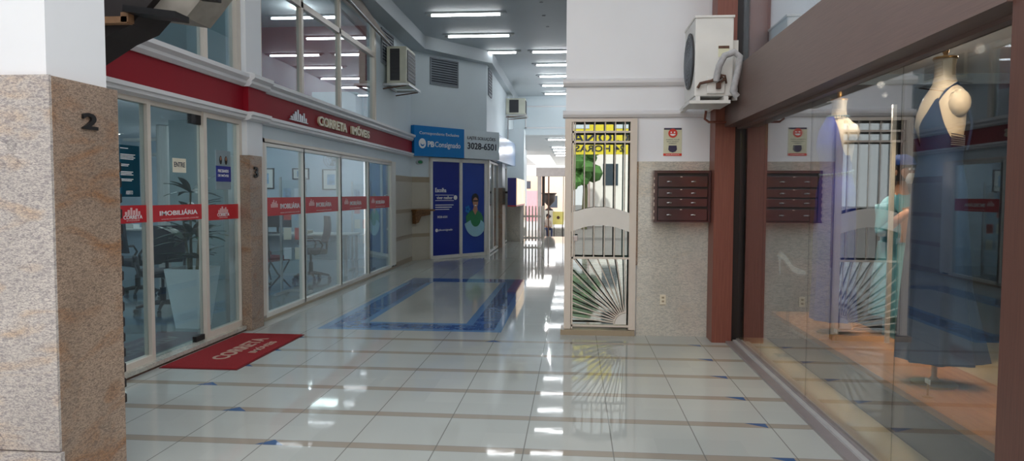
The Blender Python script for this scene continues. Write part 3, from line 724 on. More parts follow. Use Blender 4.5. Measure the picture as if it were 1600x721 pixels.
# mailboxes
mb = thing('mailbox_cabinet', 'dark brown metal mailbox cabinet with four flaps on the granite wall', 'mailbox', (1.12, YW-.1, 1.22))
X0, X1, yf = .815, 1.378, YW-.17
MB().box(X0, X1, yf+.02, YW-.026, 1.225, 1.737).build('body', 'mailbox_dark', mb)
MB().box(X0-.005, X0+.03, yf-.005, YW-.026, 1.22, 1.742).build('side_panel', 'mailbox_brown', mb)
MB().box(X1-.02, X1+.005, yf-.005, YW-.026, 1.22, 1.742).build('side_panel', 'mailbox_brown', mb)
MB().box(X0+.03, X1-.02, yf-.005, YW-.026, 1.715, 1.742).build('top_panel', 'mailbox_brown', mb)
MB().box(X0-.008, X1+.008, yf-.008, YW-.026, 1.212, 1.225).build('bottom_rail', 'mailbox_brown', mb)
for za, zb in ((1.574, 1.685), (1.468, 1.555), (1.372, 1.455), (1.228, 1.350)):
    fl_ = MB().box(X0+.04, X1-.025, yf, yf+.018, za, zb, .004).build('door', 'mailbox_brown', mb)
    for q in (X0+.15, X1-.17): MB().lathe([(.02, 0), (.02, .006), (.012, .014)], (0, 0, 0), 12).b.free() or MB().tube([(q-.022, yf-.008, (za+zb)/2-.003), (q, yf-.013, (za+zb)/2), (q+.022, yf-.008, (za+zb)/2-.003)], .006, 8).build('handle', 'steel', fl_)
    MB().box((X0+X1)/2-.02, (X0+X1)/2+.0, yf-.002, yf, zb-.012, zb-.004).build('lock', 'mailbox_chip', fl_)
g = MB()
for k in range(7): g.box(X0-.008, X0+.002, yf-.008, yf+.001, 1.24+k*.068, 1.24+k*.068+random.uniform(.02, .05))
g.build('worn_edge', 'mailbox_chip', mb)
# poster
st_ = thing('wall_sticker', 'cream notice with red smiley face and badge on wall above mailboxes', 'notice', (1.015, YW, 1.9))
yy = YW-.004
MB().box(.92, 1.109, yy, YW, 1.90, 2.19).build('sheet', 'sticker_cream', st_)
MB().box(.92, 1.109, yy-.002, yy, 1.90, 1.925).build('red_footer', 'sticker_red', st_)
MB().box(.925, 1.105, yy-.002, yy, 2.172, 2.19).build('navy_header', 'sticker_navy', st_)
XU = (1, 0, 0)
g = MB().prism(disc(1.015, 2.135, .047), (0, yy-.002, 0), XU, UZ, (0, -.002, 0)).build('smiley_face', 'sticker_red', st_)
for q in (.998, 1.032): MB().prism(disc(q, 2.145, .008, 10), (0, yy-.004, 0), XU, UZ, (0, -.001, 0)).build('smiley_eye', 'letter_white', st_)
MB().prism([(1.015+.028*math.cos(a), 2.128+.02*math.sin(a)) for a in [PI+i*PI/8 for i in range(9)]], (0, yy-.004, 0), XU, UZ, (0, -.001, 0)).build('smiley_mouth', 'letter_white', st_)
text('lettering', 'SORRIA, VOCÊ', 'letter_dark', (.947, yy, 2.062), XU, UZ, .135, .014, .001, st_, .01)
text('lettering', 'ESTÁ SENDO', 'letter_dark', (.955, yy, 2.043), XU, UZ, .12, .013, .001, st_, .01)
text('lettering', 'FILMADO', 'letter_dark', (.975, yy, 2.024), XU, UZ, .08, .011, .001, st_, .01)
text('lettering', 'SEGURANÇA', 'letter_white', (.945, yy-.003, 1.906), XU, UZ, .14, .012, .001, st_, .01)
MB().prism([(.975, 2.008), (1.055, 2.008), (1.06, 1.965), (1.045, 1.945), (1.015, 1.935), (.985, 1.945), (.97, 1.965)], (0, yy-.002, 0), XU, UZ, (0, -.002, 0)).build('badge', 'sticker_navy', st_)
# outlet
ol = thing('wall_outlet', 'small cream double socket plate low on the granite wall', 'outlet', (.935, YW-.03, .34))
MB().box(.905, .967, YW-.033, YW-.025, .335, .44, .002).build('plate', 'switch_cream', ol)
for z in (.36, .40): MB().box(.923, .948, YW-.036, YW-.033, z, z+.02).build('socket', 'paint_tan', ol)

# ------------------------------------------------------------------ right display window
col = thing('window_post', 'reddish brown square wooden post at the far end of display window', 'post', (1.49, 7.38, 0))
MB().box(1.39, 1.585, 7.24, 7.515, 0, CZ).build('post_body', 'wood_red', col)
sbx('trim_post_gap', 'black_metal', 1.585, 1.66, 7.30, 7.52, 0, CZ)
sbx('wall_column_right', 'wood_column', 1.5, 2.1, 1.2, 2.62, 0, CZ)
bm_ = thing('window_beam', 'thick dark brown horizontal beam running over the display window', 'beam', (1.6, 5, 2.14))
MB().box(1.48, 1.60, 2.62, 7.24, 2.17, 2.68).build('front_board', 'wood_beam', bm_)
MB().box(1.60, 1.66, 2.62, 7.24, 2.15, 2.66).build('inner_board', 'wood_beam', bm_)
rl = thing('threshold_rail', 'grey metal track with stepped ridges under the display window', 'rail', (1.6, 5, 0))
MB().box(1.53, 1.60, 1.5, 7.24, 0, .02).build('outer_step', 'rail_grey', rl)
MB().box(1.60, 1.632, 1.5, 7.24, 0, .035).build('middle_step', 'rail_light', rl)
MB().box(1.632, 1.67, 1.5, 7.24, 0, .05).build('inner_step', 'rail_grey', rl)
sy_ = [7.28, 6.36, 5.14, 3.77, 2.62]
for i in range(4): st(bx('window_%d' % (20+i), 'glass_shop', XG-.004, XG+.004, sy_[i+1]+.003, sy_[i]-.003, .05, 2.15))
st(bx('window_24', 'glass_shop', XG-.004, XG+.004, 2.63, 7.28, 2.68, CZ))
sf = sbx('floor_shop', 'shop_floor', 1.67, 4.6, 1.0, YW, -.1, .02)
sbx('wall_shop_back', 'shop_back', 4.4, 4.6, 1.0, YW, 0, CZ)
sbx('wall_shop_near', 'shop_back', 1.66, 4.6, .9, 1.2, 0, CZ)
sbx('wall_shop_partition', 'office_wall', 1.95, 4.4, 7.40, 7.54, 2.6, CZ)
sbx('wall_shop_dark_panel', 'shop_back', 1.68, 4.4, 7.44, 7.54, 0, 2.7)  # dark panel added so the window reflections stand over darkness
sbx('ceiling_shop', 'paint_white', 1.9, 4.4, 1.2, 7.4, 2.70, 2.76)
sbx('floor_platform', 'wood_plinth', 2.02, 2.66, 2.7, 7.43, .26, .30)
sbx('floor_platform_riser', 'plinth_dark', 1.98, 2.64, 2.7, 7.43, .02, .26)
tag(bx('wooden_plank', 'stair_wood', 1.92, 2.1, 6.2, 6.9, 2.76, 2.80), 'short wooden plank lying on top of the shop beam', 'plank')

def mannequin(label):
    """local: front = +x, base z = 0, neck cap at 2.0"""
    r = thing('mannequin', label, 'mannequin')
    secs = [(0, 0, .95, .11, .15), (0, 0, 1.10, .12, .165), (0, 0, 1.22, .12, .165), (0, 0, 1.32, .10, .135), (.005, 0, 1.40, .09, .118), (.01, 0, 1.50, .105, .135), (.02, 0, 1.60, .13, .15), (.015, 0, 1.68, .12, .165), (0, 0, 1.745, .105, .182),
            (-.005, 0, 1.79, .09, .158), (-.005, 0, 1.825, .075, .115), (-.003, 0, 1.855, .064, .078), (0, 0, 1.89, .057, .062), (0, 0, 1.95, .055, .057), (0, 0, 2.0, .062, .062)]
    b = MB().loft(secs, 32)
    for s in (-1, 1): b.ball((-.005, s*.15, 1.72), .068, 16, .95, .9, 1.2)
    for s in (-1, 1): b.ball((.068, s*.06, 1.60), .056, 14)
    b.build('torso', 'mannequin_skin', r, True)
    MB().lathe([(.066, 2.0), (.068, 2.006), (.066, 2.014)], n=24).build('neck_cap', 'gold', r, True)
    MB().lathe([(.02, 2.014), (.012, 2.03), (.02, 2.05), (.014, 2.085), (.004, 2.10)], n=16).build('finial', 'gold', r, True)
    MB().tube([(0, 0, .02), (0, 0, 1.0)], .016).build('pole', 'gold', r)
    MB().lathe([(.13, 0), (.13, .012), (.03, .03), (.018, .05)], n=24).build('base', 'gold', r, True)
    return r
def gown(parent, label, m, halter, hem, seed, z_hem=.12, trail=0):
    r = None; n = 64
    prof = [(z_hem, hem, hem*1.0), (.5, hem*.92, hem*.95), (.9, min(.155, hem*.9), min(.185, hem)), (1.10, .135, .18), (1.22, .13, .176), (1.32, .112, .148), (1.40, .102, .13), (1.50, .118, .148), (1.60, .158, .163), (1.68, .138, .168), (1.76, .115, .165), (1.84, .085, .1), (1.90, .066, .072)]
    def rad(z):
        for (a, b) in zip(prof, prof[1:]):
            if z <= b[0]:
                t = (z-a[0])/(b[0]-a[0]); t = max(0, t); return a[1]+(b[1]-a[1])*t, a[2]+(b[2]-a[2])*t
        return prof[-1][1:]
    b = MB(); rows = []; R = 30
    for k in range(n):
        a = 2*PI*k/n; fr = abs(((a+PI) % (2*PI))-PI)   # 0 front .. pi back
        if halter: zt = 1.86-.33*max(0, min(1, (fr-.55)/.7)) if fr < 1.6 else 1.50-.12*max(0, min(1, (fr-1.6)/.8))
        else: zt = (1.47+.30*min(1, fr/.75)) if fr < .75 else (1.77-.25*min(1, (fr-.75)/.6) if fr < 2.2 else 1.50-.1*min(1, (fr-2.2)/.5))
        colv = []
        for j in range(R+1):
            z = z_hem+(zt-z_hem)*(j/R)**.9; rx, ry = rad(z); amp = .09*max(0, (1.05-z)/1.0)
            q = 1+amp*math.sin(9*a+seed+z*1.5)+amp*.5*math.sin(17*a+seed*2)
            x = (rx+.008)*q*math.cos(a)+.012*min(1, z); 
            if math.cos(a) < 0: x += trail*math.cos(a)*max(0, (.6-z))
            colv.append(b.v((x, (ry+.008)*q*math.sin(a), z)))
        rows.append(colv)
    for k in range(n):
        A_, B_ = rows[k], rows[(k+1) % n]
        for j in range(R): b.b.faces.new((A_[j], B_[j], B_[j+1], A_[j+1]))
    r = b.build('gown', m, parent, True); r['label'] = label
    for s in (-1, 1):
        if halter: continue
        MB().tube([(.095, s*.10, 1.72), (.05, s*.115, 1.80), (-.02, s*.10, 1.845), (-.08, s*.09, 1.78), (-.12, s*.09, 1.60), (-.11, s*.07, 1.45)], .008, 8).build('strap', m, r, True)
    return r
def bead_ring(r, zf, rr, n, size, m='bead'):
    g = MB()
    for k in range(n):
        a = 2*PI*k/n; x, y, z = zf(a); g.ball((x, y, z), size, 6)
        if k % 2: g.ball((x, y, z-size*2), size*.7, 6)
    return g.build('bead_trim', m, r, True)
ang1 = math.radians(215)
P1 = (2.24, 6.3, .30); P2 = (2.28, 4.65, .30)
m1 = mannequin('headless mannequin with beaded collar farther along the display window'); 
g1 = gown(m1, 'royal blue gown with beaded collar and waist on the farther mannequin', 'dress_royal', True, .17, 1)
bead_ring(g1, lambda a: (.012+.082*math.cos(a), .09*math.sin(a), 1.865), 0, 26, .009)
bead_ring(g1, lambda a: (.012+.118*math.cos(a), .148*math.sin(a), 1.39-.02*math.cos(a)), 0, 34, .010)
m2 = mannequin('tall headless mannequin nearest the dark column in the display window'); 
g2 = gown(m2, 'dark blue deep v neck gown on the mannequin near the column', 'dress_navy', False, .20, 3, .16, .2)
bo = MB(); bo.T = Matrix.Translation((0, .15, 1.50))
for k in range(6): bo.tube([(-.04, .012, -.03+k*.011), (.04, .018, -.025+k*.013)], .004, 6)
bo.build('brooch', 'silver', g2)
m1.location = P1; m1.rotation_euler = (0, 0, math.radians(200))
m2.location = P2; m2.rotation_euler = (0, 0, math.radians(182)); m2.scale = (1.02, 1.02, 1.02)
# shop lamps
for k, (x, y) in enumerate(((2.2, 5.3), (2.2, 3.3), (2.5, 6.9))):
    r = thing('ceiling_spotlight', 'warm recessed spotlight in the shop window ceiling', 'lamp', (x, y, 2.69), 'warm spots over the display window')
    MB().lathe([(.05, 2.665), (.055, 2.67), (.055, 2.70)], (x, y, 0), 16).build('housing', 'black_metal', r)
    MB().lathe([(.035, 2.658), (.04, 2.664)], (x, y, 0), 16).build('bulb', 'warm_emit', r)
# glass shoe on acrylic stand
sh = thing('high_heel_shoe', 'pale silvery high heel shoe displayed in the shop window', 'shoe', (1.98, 6.7, .62))
pts = [(1.85, 6.6, .905), (1.88, 6.6, .87), (1.93, 6.6, .80), (1.99, 6.6, .755), (2.04, 6.6, .75)]
g = MB(); g.loft([(0, 0, 0, .001, .001)]*2, 4) if False else None
g.prism([(0, .16), (.02, .20), (.06, .17), (.13, .07), (.19, .045), (.235, .03), (.24, 0), (.17, 0), (.12, .02), (.05, .12), (.02, .14)], (1.85, 6.58, .78), (1, 0, 0), UZ, (0, .07, 0)).build('shoe_body', 'shoe_clear', sh)
MB().tube([(1.865, 6.615, .93), (1.872, 6.615, .78)], [.012, .006]).build('heel', 'shoe_clear', sh)
r = thing('acrylic_stand', 'clear acrylic stand holding the high heel shoe', 'stand', (1.95, 6.62, .02))
MB().box(1.80, 2.12, 6.5, 6.74, .772, .779).build('shelf', 'glass_clear', r); MB().box(1.94, 1.96, 6.6, 6.64, .02, .772).build('post', 'glass_clear', r); MB().box(1.85, 1.99, 6.55, 6.70, .02, .026).build('base', 'glass_clear', r)
tag(bx('white_pole', 'frame_white', 2.52, 2.55, 5.92, 5.95, .3, 2.22), 'thin white upright pole standing between the two mannequins', 'pole')
for (x, y) in ((2.12, 5.9), (2.10, 4.35)):
    r = thing('tag_holder', 'small gold price tag holder on the wooden platform', 'tag', (x, y, .30), 'gold tag holders on the platform')
    MB().lathe([(.03, .30), (.03, .306), (.006, .312), (.006, .38)], (x, y, 0), 12).build('stem', 'gold', r); MB().box(x-.004, x, y-.03, y+.03, .38, .41).build('card', 'paper', r)

# ------------------------------------------------------------------ people
def person(root, joints, edges, mats_fn, matnames, sub=2, rootj=0):
    me = bpy.data.meshes.new('body'); me.from_pydata([j[:3] for j in joints], edges, []); ob = bpy.data.objects.new('body', me); C.objects.link(ob)
    md = ob.modifiers.new('s', 'SKIN'); md.use_smooth_shade = True
    for i, j in enumerate(joints):
        v = me.skin_vertices[0].data[i]; v.radius = (j[3], j[4] if len(j) > 4 else j[3]); v.use_root = (i == rootj)
    sb = ob.modifiers.new('b', 'SUBSURF'); sb.levels = sub; sb.render_levels = sub
    dg = bpy.context.evaluated_depsgraph_get(); dg.update(); m2_ = bpy.data.meshes.new_from_object(ob.evaluated_get(dg))
    C.objects.unlink(ob); bpy.data.objects.remove(ob)
    o = bpy.data.objects.new('body', m2_); C.objects.link(o); o.parent = root
    m2_.materials.clear()
    for q in matnames: m2_.materials.append(M[q])
    for p_ in m2_.polygons: p_.material_index = mats_fn(p_.center); p_.use_smooth = True
    return o
def hand(base, dirv, side, root, m='skin', curl=.5):
    base = Vector(base); d = Vector(dirv).normalized(); s = Vector(side).normalized(); n = d.cross(s)
    for k in range(4):
        L = (.07, .08, .076, .06)[k]; p0 = base+s*(.028-.019*k)+d*.04
        p1 = p0+d*L*.5+n*curl*.01; p2 = p1+d*L*.3+n*curl*.03; p3 = p2+d*L*.2+n*curl*.035
        MB().tube([base+s*(.02-.013*k), p0, p1, p2, p3], [.012, .010, .009, .008, .006], 8).build('finger', m, root, True)
    MB().tube([base+s*.02, base+s*.045+d*.02, base+s*.055+d*.05+n*.015, base+s*.05+d*.07+n*.02], [.014, .012, .010, .008], 8).build('thumb', m, root, True)
# masked person inside the display window (local: front = +x)
pr = thing('person', 'person in blue cap, white mask and teal clothes standing inside the display window', 'person')
J = [(0, 0, .95, .15, .17), (0, 0, 1.12, .13, .16), (.01, 0, 1.28, .14, .18), (0, 0, 1.42, .10, .17), (0, 0, 1.50, .055, .06), (.01, 0, 1.57, .052, .055), (.02, 0, 1.66, .088, .075), (.02, 0, 1.74, .082, .072),
     (0, .19, 1.40, .062), (.04, .24, 1.14, .048), (.26, .17, 1.14, .036), (.33, .14, 1.18, .030),
     (0, -.19, 1.40, .062), (-.02, -.25, 1.14, .048), (.16, -.24, 1.30, .036), (.22, -.20, 1.36, .030),
     (0, .10, .88, .11), (.02, .11, .50, .075), (-.01, .11, .10, .05), (.12, .12, .05, .04),
     (0, -.10, .88, .11), (.03, -.11, .50, .075), (.0, -.11, .10, .05), (.13, -.12, .05, .04)]
E_ = [(0, 1), (1, 2), (2, 3), (3, 4), (4, 5), (5, 6), (6, 7), (3, 8), (8, 9), (9, 10), (10, 11), (3, 12), (12, 13), (13, 14), (14, 15), (0, 16), (16, 17), (17, 18), (18, 19), (0, 20), (20, 21), (21, 22), (22, 23)]
def mf(c):
    if c.z > 1.49: return 0
    if c.x > .10 and 1.05 < c.z < 1.45: return 0
    if c.z < .12: return 2
    return 1
person(pr, J, E_, mf, ['skin', 'teal_cloth', 'black_plastic'])
MB().loft([(.02, 0, 1.735, .100, .088), (.02, 0, 1.77, .098, .088), (.015, 0, 1.80, .085, .075), (.01, 0, 1.825, .04, .04)], 24).box(.09, .17, -.06, .06, 1.735, 1.745, .003).build('cap', 'cap_blue', pr, True)
MB().loft([(-.005, 0, 1.60, .085, .084), (-.02, 0, 1.68, .088, .088), (-.01, 0, 1.74, .095, .086)], 20).build('hair', 'hair_black', pr, True)
MB().loft([(.085, 0, 1.575, .02, .03), (.09, 0, 1.60, .035, .055), (.10, 0, 1.635, .034, .06), (.105, 0, 1.665, .02, .05)], 18).build('face_mask', 'mask_white', pr, True)
MB().ball((.108, 0, 1.678), .016, 10).build('nose', 'skin', pr, True)
for s in (-1, 1):
    MB().ball((.100, s*.03, 1.70), .011, 10).build('eye', 'letter_white', pr, True); MB().ball((.109, s*.03, 1.70), .005, 8).build('pupil', 'black_plastic', pr, True)
    MB().ball((.015, s*.085, 1.67), .022, 10, .6, .35, 1.2).build('ear', 'skin', pr, True)
MB().loft([(0, 0, .45, .20, .24), (0, 0, .75, .19, .22), (0, 0, .95, .165, .19), (0, 0, 1.08, .15, .175)], 32, lambda a, z: .05*math.sin(9*a)*max(0, 1-z), True, True).build('tunic', 'teal_cloth', pr, True)
hand((.34, .13, 1.18), (.8, -.2, .4), (0, 1, 0), pr); hand((.23, -.19, 1.37), (.7, .3, .6), (0, -1, 0), pr)
pr.location = (2.78, 6.35, .02); pr.rotation_euler = (0, 0, math.radians(-55)); pr.scale = (1, 1, 1)
# seated person outside
ps = thing('person', 'person in pale top and dark jeans sitting on the low planter outside', 'person')
J = [(0, 0, .52, .14, .15), (.02, 0, .70, .12, .14), (.05, 0, .92, .11, .17), (.05, 0, 1.02, .05), (.07, 0, 1.10, .05), (.09, 0, 1.19, .085, .075), (.09, 0, 1.25, .08, .07),
     (.04, .18, .90, .055), (.10, .22, .68, .045), (.32, .12, .60, .032), (.40, .06, .60, .03), (.04, -.18, .90, .055), (.10, -.22, .68, .045), (.32, -.12, .62, .032), (.40, -.06, .62, .03),
     (.15, .10, .50, .09), (.46, .12, .50, .065), (.44, .12, .10, .045), (.56, .13, .05, .04), (.15, -.10, .50, .09), (.46, -.14, .50, .065), (.50, -.14, .10, .045), (.62, -.15, .05, .04)]
E_ = [(0, 1), (1, 2), (2, 3), (3, 4), (4, 5), (5, 6), (2, 7), (7, 8), (8, 9), (9, 10), (2, 11), (11, 12), (12, 13), (13, 14), (0, 15), (15, 16), (16, 17), (17, 18), (0, 19), (19, 20), (20, 21), (21, 22)]
person(ps, J, E_, lambda c: 0 if c.z > 1.03 or (c.x > .2 and c.z > .57) else (1 if c.z > .58 else 2), ['skin', 'shirt', 'jeans'], 1)
MB().loft([(.06, 0, 1.14, .075, .08), (.07, 0, 1.22, .095, .085), (.08, 0, 1.30, .07, .06), (.085, 0, 1.325, .02, .02)], 16).build('hair', 'hair_black', ps, True)
GZ = -.92
ps.location = (-1.50, 38.75, GZ); ps.rotation_euler = (0, 0, math.radians(-70))

# ------------------------------------------------------------------ door mat and lettering
dm = thing('door_mat', 'red rectangular door mat with pale lettering in front of the entrance', 'mat', (-3.2, 6.4, 0))
MB().box(-3.50, -2.84, 5.68, 7.15, 0, .012, .004).build('pile', 'mat_red', dm)
MB().box(-3.515, -2.825, 5.665, 7.165, 0, .006, .001).build('rubber_edge', 'mat_edge', dm)
text('lettering', 'CORRETA', 'mat_letters', (-3.09, 5.98, .012), UY, (-1, 0, 0), .92, .15, .003, dm, .02)
text('lettering', 'IMÓVEIS', 'mat_letters', (-2.94, 6.26, .012), UY, (-1, 0, 0), .50, .09, .003, dm, .02)
sl = thing('facade_lettering', 'raised cream shop name lettering on the red band over the windows', 'sign', (XL+.03, 10.7, 2.43))
text('letters', 'CORRETA', 'letter_beige', (XL+.032, 9.60, 2.435), UY, UZ, 1.22, .135, .03, sl, .03)
text('letters', 'IMÓVEIS', 'letter_beige', (XL+.032, 11.05, 2.435), UY, UZ, .98, .16, .03, sl, .03)
r = thing('facade_emblem', 'silver skyline emblem on the red band left of the shop name', 'emblem', (XL+.03, 8.9, 2.44))
g = MB()
for a, w_, h_ in ((8.66, .07, .05), (8.73, .06, .09), (8.79, .07, .14), (8.87, .06, .18), (8.94, .06, .12), (9.0, .07, .10), (9.08, .05, .15), (9.14, .06, .07)): g.box(XL+.03, XL+.045, a, a+w_-.012, 2.43, 2.43+h_*.75)
g.build('tower_shapes', 'silver', r)
MB().prism([(8.62, 2.415), (9.24, 2.415), (9.24, 2.427), (8.62, 2.427)], (XL+.03, 0, 0), UY, UZ, (.015, 0, 0)).build('base_line', 'silver', r)

# ------------------------------------------------------------------ ceiling lights
def tube_light(x0, x1, y, z, label, grp):
    r = thing('ceiling_light', label, 'ceiling light', ((x0+x1)/2, y, z-.05), grp)
    MB().box(x0-.12, x1+.12, y-.05, y+.05, z-.03, z-.001, .004).build('housing', 'ceiling_paint', r)
    MB().tube([(x0, y, z-.05), (x1, y, z-.05)], .022, 10).build('tube', 'tube', r)
    g = MB().box(x0-.07, x0, y-.02, y+.02, z-.065, z-.03).box(x1, x1+.07, y-.02, y+.02, z-.065, z-.03); g.build('end_cap', 'aluminium', r); return r
for i, y in enumerate((13.35, 15.15, 16.95)):
    tube_light(-2.72, -1.42, y, CZ, '%s lit tube of the left row on the high ceiling' % ('nearest', 'second', 'third')[i], 'fluorescent tubes on the high ceiling')
for i, y in enumerate((16.95, 18.65, 20.45, 22.2, 24.0)):
    tube_light(-1.02, .2, y, CZ, '%s lit tube counting back in the right row on the high ceiling' % ('first', 'second', 'third', 'fourth', 'last')[i], 'fluorescent tubes on the high ceiling')
for i, y in enumerate((6.5, 9.0, 11.2)):  # extra tubes out of view, added to brighten the near corridor
    tube_light(-2.72, -1.42, y, CZ, '%s added lit tube out of view overhead near the shop entrance' % ('nearest', 'middle', 'farthest')[i], 'fluorescent tubes on the high ceiling')
# small round recessed points
for i, (px, py) in enumerate(((-.62, 12.75), (-.62, 13.7), (-.58, 14.6), (-.05, 14.9), (-.15, 15.6))):
    tag(MB().lathe([(.03, CZ-.012), (.035, CZ)], (px, py, 0), 12).build('ceiling_fitting', 'louvre_grey'), 'small round metal fitting dotted on the high ceiling', 'fitting', 'small fittings on the high ceiling')

# ------------------------------------------------------------------ far end: lintel, canopy, outdoors
sbx('wall_end_lintel', 'paint_cool', -2.4, .5, 24.9, 25.2, 3.56, CZ)
for (a, b, c, d_) in ((-1.75, .3, 4.52, 4.56), (-1.75, .3, 3.78, 3.82)): sbx('trim_lintel', 'trim_white', a, b, 24.87, 24.9, c, d_)
sbx('trim_lintel', 'trim_white', -1.75, -1.71, 24.87, 24.9, 3.78, 4.56)
cc = MB().box(-5.5, -2.75, 25.2, 52, 3.56, 3.7).box(-1.35, 4, 25.2, 52, 3.56, 3.7).box(-2.75, -1.35, 25.2, 38.2, 3.56, 3.7)
st(cc.build('ceiling_canopy', 'ceiling_paint'))
for k in range(5): st(bx('trim_skylight', 'skylight', -2.75, -1.36, 38.3+k*2.7, 40.6+k*2.7, 3.6, 3.66))
for i, y in enumerate((26.6, 31.0, 33.0, 35.2, 37.6)):
    tube_light(-1.0+.0*i, -.05, y, 3.56, '%s lit tube under the lower canopy ceiling outside' % ('nearest', 'second', 'third', 'fourth', 'farthest')[i], 'tubes under the outdoor canopy')
sbx('wall_far_left', 'paint_cool', -2.7, -2.3, 25, 34, GZ, 3.56)
mat('concrete', S(214, 208, 202), .8, var=.06, scale=.5)
sbx('floor_outside', 'concrete', -60, 60, 24.7, 130, GZ-.1, GZ)
sbx('floor_step', 'granite_grey', -3.6, .4, 24.6, 24.9, GZ, -.01)
# white picket fence
fn = thing('picket_fence', 'white slatted metal fence gate across the left of the far opening', 'fence', (-1.3, 21.5, 0))
for k in range(7): MB().box(-1.60+k*.10, -1.55+k*.10, 21.48, 21.52, .05, 1.12).build('picket', 'frame_white', fn)
for z_ in (.12, .78): MB().box(-1.62, -.93, 21.47, 21.53, z_, z_+.06).build('rail', 'frame_white', fn)
for x_ in (-.97, -1.65): MB().box(x_, x_+.05, 21.45, 21.55, 0, 1.13).build('post', 'frame_white', fn)
# grey portal
pt = thing('portal_frame', 'grey square portal frame standing outside beyond the corridor', 'frame', (-1, 38, GZ))
MB().box(-2.05, .4, 37.6, 38.4, 2.42, 2.88).build('crossbeam', 'portal_grey', pt)
MB().box(-1.98, -1.78, 37.7, 38.2, GZ, 2.42).build('grey_column', 'portal_grey', pt)
MB().box(-1.74, -1.60, 37.8, 38.1, GZ, 2.42).build('dark_column', 'stair_dark', pt)
MB().box(-1.42, -1.36, 37.8, 38.1, GZ, 2.42).build('dark_column', 'ac_rust', pt)
MB().box(-.62, -.59, 37.8, 37.9, GZ, 2.42).build('thin_column', 'black_metal', pt)
# planter, pedestal, urn
pl = tag(MB().box(-1.75, .4, 39.1, 40.4, GZ, -.42, .03).build('stone_planter', 'stone_planter'), 'long low grey stone planter outside with a person sitting on it', 'planter')
pd = thing('pedestal', 'white square pedestal with dark diamond emblem under the urn', 'pedestal', (-1.42, 38.8, GZ))
MB().box(-1.68, -1.16, 39.2, 39.7, -.42, .50).build('block', 'frame_white', pd)
MB().box(-1.72, -1.12, 39.16, 39.74, .50, .56).build('cap_slab', 'frame_white', pd)
MB().prism([(-1.42, .10), (-1.28, .24), (-1.42, .38), (-1.56, .24)], (0, 39.19, 0), XU, UZ, (0, -.02, 0)).build('diamond', 'sticker_navy', pd)
ur = tag(MB().lathe([(.22, .56), (.22, .62), (.08, .70), (.07, .82), (.2, .95), (.33, 1.10), (.36, 1.30), (.34, 1.42), (.42, 1.50), (.42, 1.54), (.3, 1.54)], (-1.42, 39.45, 0), 24).build('urn', 'urn_bronze', smooth=True), 'dark bronze footed urn standing on the white pedestal', 'urn')
ys_ = thing('signboard', 'pale yellow signboard standing beside the urn outside', 'sign', (-.85, 38.6, GZ))
MB().box(-1.18, -.58, 38.5, 38.55, -.18, .52).build('board', 'yellow_pale', ys_); [MB().box(x_, x_+.04, 38.5, 38.54, GZ, -.18).build('leg', 'black_metal', ys_) for x_ in (-1.12, -.68)]
MB().prism(disc(-.88, .2, .09, 8), (0, 38.49, 0), XU, UZ, (0, -.01, 0)).build('printed_mark', 'ac_rust', ys_)
# houses across the street
def house(label, x0, x1, y0, y1, z1, m, roof, wins):
    r = thing('house', label, 'house', ((x0+x1)/2, (y0+y1)/2, GZ)); MB().box(x0, x1, y0, y1, GZ, z1).build('wall', m, r)
    if roof: MB().prism([(x0-.3, z1), ((x0+x1)/2, z1+roof), (x1+.3, z1)], (0, y0-.3, 0), XU, UZ, (0, y1-y0+.6, 0)).build('roof', 'roof_tile', r)
    for (a, b, c, d_) in wins: MB().box(a, b, y0-.03 if y0 > 0 else y1, y0 if y0 > 0 else y1+.03, c, d_).build('window', 'window_dark', r)
    return r
house('pink painted house seen through the far opening on the left', -7.5, -3.35, 62, 70, 1.75, 'house_pink', 0, [(-5.2, -4.4, -.3, .8)])
house('cream house with tiled roof seen past the urn outside', -3.0, 3.0, 66, 74, 3.2, 'house_cream', 0, [(-2.4, -1.6, .2, 1.3), (-.6, .3, .2, 1.3)])
house('cream building behind the pink house outside', -12, -3.4, 74, 80, 3.4, 'house_cream', 0, [(-5.3, -4.6, 2.0, 2.8)])
# behind the camera: street side seen in the glass door
sbx('floor_street', 'asphalt', -60, 60, -80, -1.5, -.14, -.02)
house('orange red building across the street behind the viewer', -8, -.7, -22, -16, 7, 'house_red', 0, [(-3, -2, 2, 3.4), (-6, -5, 2, 3.4)])
house('white building with small balconies across the street behind the viewer', .7, 9, -24, -18, 9, 'house_white_glow', 0, [(1.3, 2.0, 1.9, 2.9), (1.3, 2.0, 4, 5), (4.2, 5.0, 1.9, 2.9)])
tr = thing('tree', 'leafy green street tree behind the viewer', 'tree', (.4, -15, 0)); MB().tube([(.4, -15, 0), (.45, -15, 1.6), (.4, -15, 2.6)], [.14, .11, .07]).build('trunk', 'stem', tr)
g = MB()
for k in range(26):
    a = random.uniform(0, 2*PI); q = random.uniform(0, .75); g.ball((.4+q*math.cos(a), -15+q*math.sin(a), random.uniform(1.9, 3.6)), random.uniform(.2, .42), 8)
g.build('foliage', 'tree_green', tr, True)
bn = thing('banner', 'yellow parking banner hung over the street entrance behind the viewer', 'banner', (.3, -5, 2.6))
MB().box(-2.2, 2.8, -5.04, -5.0, 2.62, 3.9).build('sheet', 'yellow', bn)
text('lettering', 'ESTACIONAMENTO', 'letter_dark', (2.6, -4.99, 2.95), (-1, 0, 0), UZ, 4.4, .30, .01, bn, .01)
text('lettering', '24 HORAS', 'letter_dark', (1.4, -4.99, 2.70), (-1, 0, 0), UZ, 1.4, .18, .01, bn, .01)
for q in (1.6, .1, -1.4): MB().box(q-.5, q+.3, -4.998, -4.985, 3.35, 3.8).build('printed_panel', 'sign_white', bn)
for q in (-2.3, 2.9): MB().tube([(q, -5.02, 0), (q, -5.02, 4.0)], .05).build('post', 'black_metal', bn)

